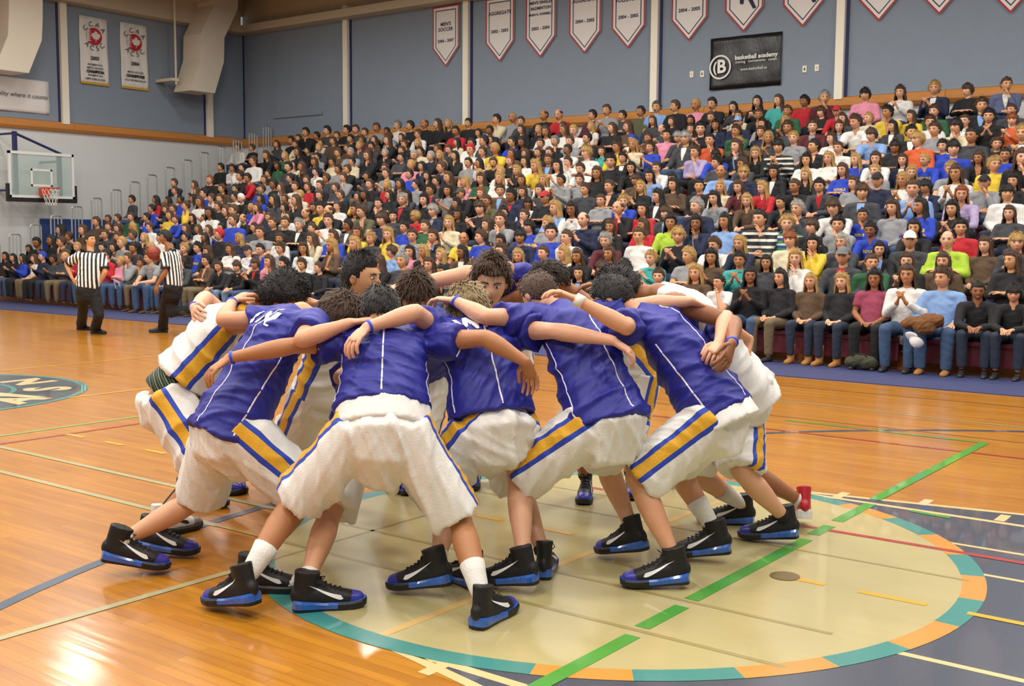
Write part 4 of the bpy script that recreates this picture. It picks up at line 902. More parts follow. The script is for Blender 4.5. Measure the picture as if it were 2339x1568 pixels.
# ------------------------------------------------------------------ the two referees and the ball
M_STRIPE = ramp_mat('referee_stripes', 'st', [(0, '141416'), (.5, 'eae8e4')], .7, 15, .0, True)
M_TROU = mat('black_trousers', '121214', .8, bump=.3, bscale=50); M_BELT = mat('black_leather', '0d0d0f', .35)
def build_ref(s):
    pel, neck, hc = P3(s['pel']), P3(s['neck']), P3(s['head']); f = nrm(np.array(s['f'], float)*np.array((1, 1, 0))); sp = nrm(neck-pel); lat = nrm(np.cross(f, Z3)); dor = np.cross(lat, sp)
    feet = [onZ(*q[:2]) if len(q) == 2 else at(*q) for q in s['feet']]; root_p = np.mean(feet, 0)*np.array((1, 1, 0)); root = empty('person', tuple(root_p)); tag(root, s['label'], 'person', 'referees')
    hip = [pel-lat*.085, pel+lat*.085]; ank = [feet[i]+Z3*(.09+s['lift'][i]) for i in (0, 1)]; kn = [ik(hip[i], ank[i], .43, .43, f) for i in (0, 1)]
    sh = [neck-lat*.18-sp*.05, neck+lat*.18-sp*.05]; el = [P3(s[k_][0]) for k_ in 'LR']; wr = [P3(s[k_][1]) for k_ in 'LR']; kc = [P3(s[k_][2]) for k_ in 'LR']
    for i in (0, 1): el[i] = sh[i]+nrm(el[i]-sh[i])*.29; wr[i] = el[i]+nrm(wr[i]-el[i])*.25
    HM = head_matrix(hc, s['face'], Z3); HM[:3, :3] *= .95; b = MB(); fg = MB()
    b.tube([pel, pel*.5+neck*.5, neck-sp*.03], [(.12, .09), (.13, .09), (.06, .06)], lat, 12); b.tube([neck-sp*.05, hc-Z3*.07-f*.02], [.06, .054], None, 12)
    for i in (0, 1):
        b.limb(sh[i], el[i], UARM); b.limb(el[i], wr[i], FARM); b.limb(hip[i], kn[i], THIGH); b.limb(kn[i], ank[i], CALF); hand(fg, b, wr[i], kc[i], -lat*(1 if i else -1), .5, f)
    add_head(fg, HM); body = join_into(fuse(b, 'body', .014, 3), fg)
    def local(me): setarr(me, arr(me)-root_p); return me
    obj('body', local(body), m_skin(s['skin']), root)
    Mh = Matrix([list(r_) for r_ in HM]); Mh.translation = Vector(hc-root_p)
    obj('hair', hair_mesh(*s['hair'][0:1], s['hair'][2], .003, 400, .02), m_hair(s['hair'][1]), root, M=Mh); add_face(root, Mh)
    t = MB(); t.tube([pel+sp*.02, pel*.7+neck*.3, pel*.4+neck*.6, pel*.15+neck*.85, neck-sp*.0], [(.175, .135), (.185, .145), (.195, .135), (.19, .115), (.075, .07)], lat, 24, 'flat')
    for i in (0, 1): st = sh[i]+(el[i]-sh[i])*.75; t.tube([neck+(sh[i]-neck)*.5-sp*.06, sh[i], st], [.08, .078, .078], None, 14, 'flat')
    me = fuse(t, 'striped_shirt', .013, 3); a = arr(me); setattr_f(me, 'st', (a-pel)@lat+(a-pel)@dor*.6+10); folds(me, .008, 3)
    so = obj('striped_shirt', local(me), M_STRIPE, root)
    c = MB(); c.tube([neck-sp*.02+dor*.012, neck+sp*.035], [(.082, .074), (.064, .062)], lat, 16, 'flat'); obj('collar', local(c.mesh('collar', True)), M_BELT, so)
    for i in (0, 1): st = sh[i]+(el[i]-sh[i])*.74; c = MB(); c.limb(st, st+nrm(el[i]-sh[i])*.03, [(0, .081), (1, .081)], 14, 'flat'); obj('cuff', local(c.mesh('cuff', True)), M_BELT, so)
    t = MB(); t.tube([pel+sp*.07, pel-Z3*.02, pel-Z3*.12], [(.165, .125), (.175, .135), (.16, .12)], lat, 20)
    for i in (0, 1): t.limb(hip[i], kn[i], [(0, .11), (.5, .1), (1, .085)]); t.limb(kn[i], ank[i], [(0, .085), (.5, .08), (1, .085)], cap='flat')
    me = fuse(t, 'trousers', .014, 3); folds(me, .008, 9); obj('trousers', local(me), M_TROU, root)
    for i in (0, 1):
        d_ = nrm(np.array(s['toe'][i], float)); x = np.cross(d_, Z3); o_ = ank[i]-Z3*.09-root_p; M = Matrix([[x[r_], d_[r_], (0, 0, 1)[r_], o_[r_]] for r_ in range(3)]+[[0, 0, 0, 1]])
        q = obj_om('shoe', SHOE[0], (M_BELT, M_BELT), root, M); obj_om('sole', SHOE[1], (M_RUB, M_RUB), q)
    return root
RT, FW = CRT*np.array((1, 1, 0)), CFW*np.array((1, 1, 0)); D1, D2 = 18.55, 18.7
build_ref(dict(label='referee in striped shirt, hand on hip, turning his head to the right', pel=(200, 662, D1), neck=(208, 578, D1), head=(206, 549, D1-.02), f=RT*.55-FW*.75, face=RT*.85-FW*.4, skin='a', hair=('short', 'k', .010),
  feet=[(218, 763), (186, 754)], lift=(0, .0), toe=(RT*.9-FW*.4, RT*.8-FW*.3), L=((238, 612, D1+.05), (228, 645, D1+.1), (222, 655, D1)), R=((150, 605, D1), (166, 640, D1-.05), (174, 652, D1-.05))))
build_ref(dict(label='referee in striped shirt seen from behind, walking left with the ball', pel=(396, 658, D2), neck=(392, 574, D2), head=(378, 544, D2), f=-RT*.85+FW*.3, face=-RT*.9-FW*.2, skin='b', hair=('short', 'k', .02),
  feet=[(372, 760), (440, 722, D2)], lift=(0, .02), toe=(-RT*.9-FW*.3, -RT), L=((378, 615, D2-.2), (363, 645, D2-.2), (358, 658, D2-.2)), R=((350, 600, D2+.2), (340, 585, D2), (340, 578, D2))))
bp_ = P3((351, 578, D2-.02)); br_ = empty('basketball', tuple(bp_)); tag(br_, 'reddish leather basketball held against the striped referee', 'ball')
obj('ball', MB().ball((0, 0, 0), .118, None, 24, 16).mesh('ball', True), mat('red_brown_leather', '8e3a26', .55, bump=.4, bscale=200), br_)
for ax in range(3):
    mb = MB(); mb.tube([np.roll(np.array((0, .1185*math.cos(t), .1185*math.sin(t))), ax) for t in np.linspace(0, 2*math.pi, 25)[:-1]], [.003]*24, n=5, close=True); obj('seam', mb, M_RUB, br_)

# ------------------------------------------------------------------ spectators
# one string per picture band: x y hair top; hair = style (s short l long b bald c cap) + colour, top colour code
CROWD = '''540 337 sn w|575 368 sn w|500 383 sk k|530 385 sk w|552 383 sk w|617 353 ln k|660 322 sk k|682 328 sn c|705 300 sk k|700 315 sn k|697 345 ck k|738 310 sk k|754 297 sk d|769 310 sn d|728 327 sn c|757 323 sn o|767 350 sn o|675 347 lk k|648 357 lo e|628 380 lk e|653 382 ck d|692 380 ln k|717 370 ln n|722 393 sk w|770 388 sk g|742 408 sn d|555 402 sk k|578 405 sk r|595 412 ln g|607 398 sk k|660 408 sk k|477 412 sr k|398 418 sn n|445 422 ln w|503 432 sn o|533 432 sk d|620 422 sk k|638 428 ln g|678 427 sn w|710 425 sn k|693 428 sn r|397 437 sn g|443 438 ln g|468 442 ck b|608 433 sn b|380 460 lk k|407 458 sk b|437 455 lk g|453 462 ln w|480 453 sn w|508 452 sn d|532 450 sk w|558 452 cw k|592 455 lk b|617 457 lk d|647 455 sn r|678 457 ln k|295 457 sk d|343 478 sk b|337 497 sk b|377 480 ln d|403 475 sn b|427 470 sn y|447 500 lk k|477 483 lk w|498 483 ln k|527 480 sn w|563 498 bn k|580 477 lo b|612 472 ln p|630 475 lk w|702 487 bn k|385 493 ln y|407 500 sn b|477 502 ln w|510 503 sn b|240 502 sn d|262 500 sn o|213 508 sn o|293 497 sn e|638 510 sn k|732 477 sk y|747 505 sn w|755 480 bn k
25 588 lk k|40 602 lk k|57 592 lk b|72 568 lk k|90 552 ck k|115 550 lk k|132 525 lk l|143 552 sn o|78 587 cb n|65 608 ln w|100 597 ck d|135 588 bo d|187 525 ln o|233 537 sn d|275 520 ln o|300 520 lo l|338 520 sn w|227 567 sk g|255 567 lk o|273 555 so g|275 585 sk r|303 590 sn g|332 585 sn g|312 618 sn E|283 627 so p|350 612 so n|417 570 so k|445 568 sk b|460 545 lk k|427 542 sk k|497 537 cr k|480 525 ln g|453 525 ln w|427 522 ln n|508 522 lk b|587 532 sn g|637 510 sn k|673 515 sg k|698 523 sn w|722 542 ln c|752 540 ln b|750 563 lo o|685 570 ln w|635 570 sn g|603 568 sk b|563 575 ck w|505 613 sn k|547 607 sn k|580 605 sn k|617 597 ln p|655 603 sk k|680 607 sn k|723 620 sn k
790 297 sk k|805 297 sn d|822 303 sn d|850 293 sn g|865 303 sk k|882 285 cg w|925 288 sk k|965 280 bn k|997 283 ln k|1030 282 lo k|1065 282 sk k|1047 298 sk r|1088 305 lk w|1145 272 sk c|1173 263 bg g|1182 277 sn d|1238 258 bn k|1285 260 bn r|1357 263 sk m|1385 252 sn g|1410 265 sk d|1468 255 sk E|1488 242 cn l|1540 243 sn k|795 318 sk k|822 320 sn m|850 320 ln o|887 320 ln k|915 315 ln k|953 307 sn w|1075 328 sk w|1100 323 sk d|1127 297 sk n|1165 325 sk b|1187 297 ln k|1225 297 lo k|1255 298 ln w|1283 297 ln w|1313 297 so w|1347 290 lo w|1395 293 ln k|1428 290 ln o|805 347 sg g|840 355 ln k|880 350 sg k|963 353 sg k|997 357 sg n|1030 353 lo k|1060 355 lk k|1088 342 cr w|1102 348 sn w|1122 340 so y|1138 353 sn o|1203 323 lk k|1235 328 sn k|1277 322 cg k|1298 323 sn g|1325 317 sk k|1213 350 sn k|1250 347 sn k|1290 343 sk w|1317 350 so w|1340 343 sn d|1177 353 ln e|1197 370 lk w|1227 377 lo y|1365 347 ln t|1402 337 sn y|1435 333 lo c|1457 320 cb w|1483 317 sn o|1483 338 sn b|1510 297 bn d|1525 310 sk p|1553 313 sg d|793 387 sn k|838 422 sn k|880 397 sn g|915 420 lk k|937 378 so p|963 380 lk n|977 402 lk k|1003 383 sn n|1027 405 ln k|1065 373 sk g|1102 373 lk w|1082 410 ln e|1137 370 sn k|1148 370 sr k|1135 408 lo w|1185 413 ln g|1238 413 lo w|1283 413 sk g|1325 412 sn g|1347 397 ln k|1270 380 lk w|1315 370 sn w|1390 370 sk k|1417 363 sk k|1487 400 lk l|1450 413 sn o|1543 407 lk k|1533 423 lk o
813 450 lk y|840 443 lk d|867 465 sk k|883 447 lk k|912 458 sg k|947 423 sk g|962 458 lk k|978 435 sk n|1010 415 sk d|1020 437 lk g|1063 440 cn k|1090 443 lr k|1047 417 lo p|1130 457 sn E|1137 437 sn o|1177 467 sk w|1095 477 sn k|1177 448 sk n|1240 453 cr k|1262 477 lo l|1313 475 lk w|1387 427 sn k|1410 475 bn k|1497 450 lk k|1462 480 lk r|1330 503 bn n|835 480 sn E|870 502 sn n|945 497 so r|983 483 sg n|1037 467 lk k|805 480 lk k|1145 500 sn g|788 517 sk d|810 533 ln y|847 547 so d|875 537 lo y|802 558 lo b|937 540 sn g|965 518 sn e|992 540 sn k|1022 510 lo c|870 597 ln k|910 597 sg d|895 577 sn l|930 577 lk p|962 575 lo k|1012 583 lo k|977 607 ln k|1047 578 lk o|1013 617 lk k|1065 547 bn y|1090 543 sn b|1107 515 ln k|1130 553 lk k|1148 573 ln d|1183 543 sk n|1193 582 lo k|1207 520 sk b|1228 580 sn m|1258 533 sk b|1292 542 sn w|1240 513 so g|1280 582 lo c|1327 582 ln k|1322 627 lk k|1385 582 ln m|1390 547 sg m|1390 520 ln k|1432 613 sk d|1453 540 sn w|1485 593 so t|1463 517 ln r|1527 510 lk L|1547 540 so k|1363 617 sn k
1585 240 so p|1637 233 sk k|1683 243 lk d|1728 233 lk k|1775 230 ln t|1835 233 sk r|1882 223 sg m|1973 217 sk p|2055 212 ln w|2135 203 so n|2208 207 sn k|2297 193 sn D|1735 260 sn k|1795 255 sn e|1877 257 sn k|1913 253 cr r|2240 242 sn k|2022 257 sk y|2013 270 so c|2075 267 ln y|2110 257 sn e|2308 253 sn d|1630 287 lk n|1682 280 cl n|1575 297 sk k|1683 300 sn e|1733 303 ln n|1797 293 sn d|1853 290 sn m|1923 290 ln k|1953 277 sn w|2080 303 sk k|1993 307 sn l|2138 297 sn g|2177 290 sk c|2212 277 sn w|2263 267 sk k|2293 277 sr x|2230 310 sk d|2307 307 so d|1563 317 sg d|1620 320 sk x|1590 347 sn u|1660 353 sk b|1687 333 ln k|1715 350 lo k|1752 317 lo d|1763 337 sk S|1810 317 so g|1857 335 sk k|1913 340 sn w|1838 367 lk w|1888 363 lo w|1952 367 lo b|2010 360 ln w|2062 337 sk k|2080 367 ln n|2123 337 sk b|2150 363 so b|2172 340 sk b|2202 360 ln k|2260 357 sk b|2287 330 sn k|2280 377 so y|2320 360 ln k|1920 390 ln b|1642 393 bn l|1695 397 so n|2100 320 so x
1592 427 sk k|1643 430 lo c|1697 425 ln m|1745 427 lo r|1820 423 sn k|1877 423 sk d|2010 413 ck n|1965 440 sn d|1955 420 ln g|2082 433 sn l|2140 425 sk n|2060 413 lo w|2197 440 lr u|2230 417 ck g|2273 417 lk k|2297 443 sk w|2193 397 ln w|1587 473 sg n|1642 450 lk g|1592 510 lk n|1650 507 lk l|1635 557 sn w|1752 497 sk S|1785 513 so G|1823 477 sg d|1843 520 sn k|1920 470 sn w|1918 513 sk g|1983 493 sk b|2023 477 ln g|2090 473 lk b|2173 480 lk k|2302 490 ln d|2093 517 lk k|1997 523 sk b|2190 523 sk r|2315 557 so d|1700 553 lo n|1822 550 sr c|1847 557 lk y|1913 553 lg d|2160 550 bn L|2253 563 ln o|2015 567 lk k|2067 550 cw d|1570 587 so g|1620 590 lk o|1687 597 sk t|1743 603 lk d|1820 590 lo w|1933 587 cg d|1977 600 sn e|2070 600 ln k|2150 600 ln o|2307 597 ln k|1603 627 lo o|1648 650 sk w|1732 633 lk k|1790 637 lk k|1857 647 lo o|1918 647 lo k|1988 640 lk P|2063 630 ln V|2133 637 sn l|2205 660 sk k|2283 683 sk k'''
TOPS = {'k': ('black', '17171b'), 'w': ('white', 'd9d7d2'), 'g': ('grey', '8b8d90'), 'd': ('charcoal', '3b3d42'), 'n': ('navy', '1c2440'), 'b': ('royal blue', '2440b0'), 'l': ('light blue', '7e9fd0'), 'r': ('red', 'b01f2a'), 'm': ('maroon', '571f28'), 'p': ('pink', 'd98aa0'), 'y': ('yellow', 'd9bb3a'),
        'e': ('green', '2a5a3a'), 't': ('teal', '3f9f9a'), 'o': ('brown', '54402e'), 'c': ('cream', 'cfc4a6'), 'u': ('lilac', 'a898bd'), 'x': ('orange', 'c95a2e'), 'L': ('lime', 'a6c43c'), 'E': ('olive', '55553c'), 'D': ('slate blue', '566080'), 'S': ('striped', '20242a'), 'G': ('green striped', '2f7a4a'), 'P': ('rose pink', '8f3d55'), 'V': ('white and black', 'dad8d4')}
def m_top(c):
    if c == 'S': return ramp_mat('top_striped', 'st', [(0, '1d2026'), (.62, 'd8d4c8')], .8, 11, .0, True)
    if c == 'G': return ramp_mat('top_green_striped', 'st', [(0, '2f7a4a'), (.4, '2a3f8a'), (.75, 'c9cfc4')], .8, 9, .0, True)
    return mat('top_'+TOPS[c][0].replace(' ', '_'), TOPS[c][1], .85, bump=.35, bscale=35, var=.12, vscale=7)
TROUS = [mat('blue_jeans', '39506f', .85, bump=.3, bscale=60, var=.2, vscale=6), mat('dark_jeans', '232c3d', .85, bump=.3, bscale=60), mat('black_trousers_cloth', '151518', .85), mat('khaki_trousers', '6b5c44', .85), mat('light_jeans', '7286a0', .85, var=.15)]
POSES = [  # neck, head, elbow, wrist, knuckles (right side; mirrored unless given twice), lean
 dict(n=(0, .03, .56), h=(0, .0, .745), e=(.24, .0, .28), w=(.075, -.25, .18), k=(.02, -.33, .18), yaw=(0, 25)),
 dict(n=(0, -.13, .53), h=(0, -.19, .71), e=(.20, -.30, .24), w=(.05, -.47, .22), k=(.0, -.54, .21), yaw=(8, -22)),
 dict(n=(0, -.05, .55), h=(0, -.10, .73), e=(.15, -.24, .26), w=(.05, -.21, .52), k=(.02, -.17, .60), e2=(.22, -.03, .27), w2=(.02, -.24, .25), k2=(-.06, -.26, .25), yaw=(-12, 20)),
 dict(n=(0, .03, .56), h=(0, .0, .745), e=(.235, -.06, .30), w=(-.02, -.19, .34), k=(-.10, -.18, .35), yaw=(-20, 5)),
 dict(n=(0, -.02, .56), h=(0, -.05, .745), e=(.22, -.07, .28), w=(.045, -.29, .43), k=(.015, -.34, .51), yaw=(0, 18)),
 dict(n=(0, .0, .56), h=(0, -.03, .745), e=(.25, -.08, .27), w=(.16, -.33, .20), k=(.14, -.42, .18), yaw=(-25, 12)),
]
def seated(pose, yaw, lo=False):
    p = POSES[pose]; b = MB(); fg = MB(); pel = np.array((0, .02, .11)); nk, hc = np.array(p['n'], float), np.array(p['h'], float); X = np.array((1., 0, 0)); vx = .034 if lo else .017
    ya = math.radians(yaw); fd = np.array((math.sin(ya), -math.cos(ya), -.05-(.12 if pose == 1 else 0))); HM = head_matrix(hc, fd, Z3); HM[:3, :3] *= .99
    sh = [nk+(-.175, .0, -.045), nk+(.175, .0, -.045)]; el, wr, kc = [], [], []
    for i, sg in ((0, -1), (1, 1)):
        m_ = np.array((sg, 1, 1)); q = '2' if (i == 0 and 'e2' in p) else ''; el.append(np.array(p['e'+q])*m_); wr.append(np.array(p['w'+q])*m_); kc.append(np.array(p['k'+q])*m_)
    hip = [np.array((-.09, 0, .10)), np.array((.09, 0, .10))]; kn = [np.array((-.14, -.43, .115)), np.array((.14, -.43, .115))]; an = [np.array((-.13, -.41, -.33)), np.array((.13, -.41, -.33))]
    b.tube([pel, (pel+nk)/2, nk-(0, 0, .02)], [(.12, .09), (.12, .08), (.06, .055)], X, 12); b.tube([nk-(0, 0, .06), hc+(0, .03, -.07)], [.058, .05], X, 10)
    for i in (0, 1):
        b.limb(sh[i], el[i], UARM); b.limb(el[i], wr[i], FARM); b.limb(hip[i], kn[i], [(0, .08), (1, .055)]); b.limb(kn[i], an[i], CALF)
        if lo: b.limb(wr[i], kc[i], [(0, .03), (1, .03)])
        else: hand(fg, b, wr[i], kc[i], (0, 0, -1) if pose not in (2, 4) else ((-1 if i else 1), 0, .0), .5, Z3+(0, -.5, 0))
    add_head(fg, HM, lo); body = join_into(fuse(b, 'body', vx, 2), fg)
    tops = {}
    for kind in ('long', 'short'):
        t = MB(); t.tube([pel+(0, .0, -.07), pel+(0, -.01, .05), (pel+nk)/2+(0, -.005, 0), pel*.25+nk*.75, nk+(0, 0, .005)], [(.175, .15), (.178, .15), (.165, .125), (.17, .108), (.068, .06)], X, 20)
        for i in (0, 1):
            t.limb(nk+(sh[i]-nk)*.4-(0, 0, .02), sh[i], [(0, .075), (1, .068)])
            if kind == 'long': t.limb(sh[i], el[i], [(0, .068), (1, .056)]); t.limb(el[i], wr[i], [(0, .056), (.9, .042)], cap='flat')
            else: t.limb(sh[i], sh[i]+(el[i]-sh[i])*.6, [(0, .07), (1, .068)], cap='flat')
        me = fuse(t, 'top', vx, 2); a = arr(me); setattr_f(me, 'st', a[:, 2]+2); folds(me, .006 if not lo else .002, pose+3); tops[kind] = me
    t = MB(); t.tube([pel+(0, .03, -.03), pel+(0, -.06, -.02)], [(.17, .12), (.165, .11)], X, 16)
    for i in (0, 1): t.limb(hip[i], kn[i], [(0, .098), (.6, .085), (1, .072)]); t.limb(kn[i], an[i], [(0, .072), (.4, .068), (1, .058)], cap='flat')
    tr = fuse(t, 'trousers', vx, 2); folds(tr, .005 if not lo else .001, pose+5)
    def patch(kind, outline):
        bv = bvh_of(tops['long']); P = []
        for x, z in outline:
            o_ = np.array((x, nk[1]*((z-.1)/.46)-.6, z)); h_, n_ = cast(bv, o_, (0, 1, 0)); P.append(h_+n_*.004 if h_ is not None else o_+(0, .48, 0))
        return P
    vv = None; pr = None; hd_ = None
    if not lo:
        rws = [(.575, .05), (.54, .052), (.50, .045), (.46, .037), (.42, .028), (.38, .018), (.34, .008)]; zo = nk[2]-.56; mb = MB(); P = patch('v', [(x*sg, z+zo) for z, w_ in rws for sg, x in ((-1, w_), (0, 0), (1, w_))])
        mb.add(P, [(3*k, 3*k+1, 3*k+4, 3*k+3) for k in range(6)]+[(3*k+1, 3*k+2, 3*k+5, 3*k+4) for k in range(6)]); vv = mb.mesh('shirt_front', True)
        v2, f2 = text2d('ROYALS', .062, bold=.003); mb = MB(); mb.add(patch('t', [(x, y+.40+zo) for x, y in v2]), f2); pr = mb.mesh('chest_print')
        mb = MB(); ring = [nk+(.085*math.sin(t), .06*-math.cos(t)*1.0+.012, -.012+.02*-math.cos(t)*-1) for t in np.linspace(0, 2*math.pi, 17)[:-1]]; mb.tube(ring, [(.026, .024)]*16, n=8, close=True); mb.ball(nk+(0, .075, -.05), (.085, .04, .07)); hd_ = mb.mesh('hood', True)
    return dict(vv=vv, pr=pr, hood=hd_, body=body, tops=tops, tr=tr, HM=Matrix([list(r_) for r_ in HM]), an=an)
VAR = [seated(p, y) for p in range(6) for y in POSES[p]['yaw']]; VARL = [seated(p, POSES[p]['yaw'][0], True) for p in range(6)]
HS = {'s': [hair_mesh('short', .010, .003, 300, .03, 3), hair_mesh('short', .016, .006, 400, .04, 5), hair_mesh('short', .02, .004, 400, .05, 12), hair_mesh('bangs', .016, .005, 300, .045, 6)], 'l': [hair_mesh('long', .016, .003, 200, .05, 2), hair_mesh('longw', .022, .005, 250, .05, 9), hair_mesh('long', .013, .002, 200, .05, 4)], 'b': [hair_mesh('bald', .008, .002, 80, .015, 2)], 'c': [hair_mesh('bald', .012, .003, 120, .02, 4)]}
HSL = {'s': hair_mesh('short', .018, .004, 0, 0, 3, True), 'l': hair_mesh('long', .016, .003, 0, 0, 2, True), 'b': hair_mesh('bald', .008, .002, 0, 0, 2, True), 'c': hair_mesh('short', .02, .002, 0, 0, 2, True)}
CAP = cap_mesh(); FACE = face_mesh(0, True); CAPC = {'k': '17171b', 'w': 'e0deda', 'b': '2440b0', 'r': 'b01f2a', 'g': '6a6c70', 'n': '4a4636', 'l': '7e9fd0'}
def sshoe():
    b = MB(); b.tube([(0, -.07, .04), (0, 0, .045), (0, .1, .035), (0, .17, .03)], [(.034, .035), (.038, .045), (.042, .034), (.034, .026)], (1, 0, 0), 12); b.tube([(0, -.03, .03), (0, -.03, .1)], [.042, .044], (1, 0, 0), 12, 'flat')
    me = fuse(b, 'shoe', .012, 2); a = arr(me); a[:, 2] = np.maximum(a[:, 2], 0); setarr(me, a)
    b = MB(); b.tube([(0, -.07, .045), (0, 0, .05), (0, .1, .042), (0, .17, .036)], [(.042, .042), (.046, .05), (.05, .042), (.042, .034)], (1, 0, 0), 12); b.tube([(0, -.03, .03), (0, -.03, .2), (0, -.03, .30)], [.055, .058, .066], (1, 0, 0), 12, 'flat')
    m2 = fuse(b, 'boot', .012, 2); a = arr(m2); a[:, 2] = np.maximum(a[:, 2], 0); setarr(m2, a); return me, m2
SSH, SBOOT = sshoe()
SHM = [mat('dark_sneaker', '232326', .6), mat('white_sneaker', 'd2d0ca', .6), mat('brown_shoe', '4a3626', .6), mat('tan_suede', '9a6a35', .9)]
rr = random.Random(11); ppl = []
for ent in CROWD.replace('\n', '|').split('|'):
    q = ent.split(); px, py, h, c = int(q[0]), int(q[1]), q[2], q[3]; best = None
    for i in range(NR):
        y = seat_y(i)-.06; p = onY(px, py, y); e = p[2]-(seat_z(i)+.735)
        if best is None or abs(e) < abs(best[0]): best = (e, i, p[0])
    ppl.append(dict(e=best[0], row=best[1], x=best[2], h=h, c=c, px=px, py=py))
rows = [[q for q in ppl if q['row'] == i] for i in range(NR)]
for R_ in rows:
    for _ in range(30):
        R_.sort(key=lambda q: q['x'])
        for a, b in zip(R_[:-1], R_[1:]):
            g = (.44 if a['row'] == 0 else .41)-(b['x']-a['x'])
            if g > 0: a['x'] -= g*.5; b['x'] += g*.5
# the people who fill the seats between those one can make out
for i, R_ in enumerate(rows):
    add = []
    xa = -23.4 if i < 2 else -23.4+.0*i; full = sorted([q['x'] for q in R_]); lim = full[-1]
    for a, b in zip(full[:-1], full[1:]):
        k = int((b-a)/.52)-1
        for j in range(k):
            if rr.random() < .8: add.append(dict(e=rr.uniform(-.09, -.02), row=i, x=a+(b-a)*(j+1)/(k+1)+rr.uniform(-.05, .05), h=rr.choice(['sk', 'sn', 'sn', 'ln', 'lk', 'lo', 'so']), c=rr.choice('kkkkdddngnwgobrwc'), px=0, py=0))
    R_ += add; R_.sort(key=lambda q: q['x'])
allp = [q for R_ in rows for q in R_]
for q in allp: q['d'] = (np.array((q['x'], seat_y(q['row']), 1))-CP)@CFW
order = sorted(allp, key=lambda q: q['d']); near = set(id(q) for q in order[:300])
ORD = ['first', 'second', 'third', 'fourth', 'fifth', 'sixth', 'seventh', 'eighth', 'ninth', 'tenth', 'eleventh', 'twelfth', 'thirteenth', 'fourteenth', 'fifteenth']
def ordn(k): return ORD[k] if k < 15 else {16: '16th', 17: '17th', 18: '18th', 19: '19th', 20: '20th', 21: '21st', 22: '22nd', 23: '23rd'}.get(k+1, '%dth' % (k+1))
GARM = {'k': 'jacket', 'w': 'shirt', 'g': 'sweatshirt', 'd': 'jacket', 'n': 'sweater', 'b': 'T-shirt', 'l': 'shirt', 'c': 'cardigan', 'o': 'top', 'P': 'dress', 'V': 'vest'}
SPEC = {(1857, 647): (1, 'boot', 0), (1918, 647): (1, 'boot', 0), (1790, 637): (3, 0, 0), (1988, 640): (2, 0, 0), (2133, 637): (0, 3, 5), (445, 568): (4, 1, 0), (505, 613): (4, 0, 1), (547, 607): (4, 0, 1), (2205, 660): (1, 0, 1), (2283, 683): (1, 0, 1)}
stuffV, stuffF, stuffM, smats = [], [], [], []; nv = [0]
def stuff_add(me, M, m_):
    a = arr(me)@np.array(M.to_3x3()).T+np.array(M.translation)
    if m_ not in smats: smats.append(m_)
    k = smats.index(m_); stuffV.append(a)
    for p in me.polygons: stuffF.append(tuple(i+nv[0] for i in p.vertices)); stuffM.append(k)
    nv[0] += len(a)
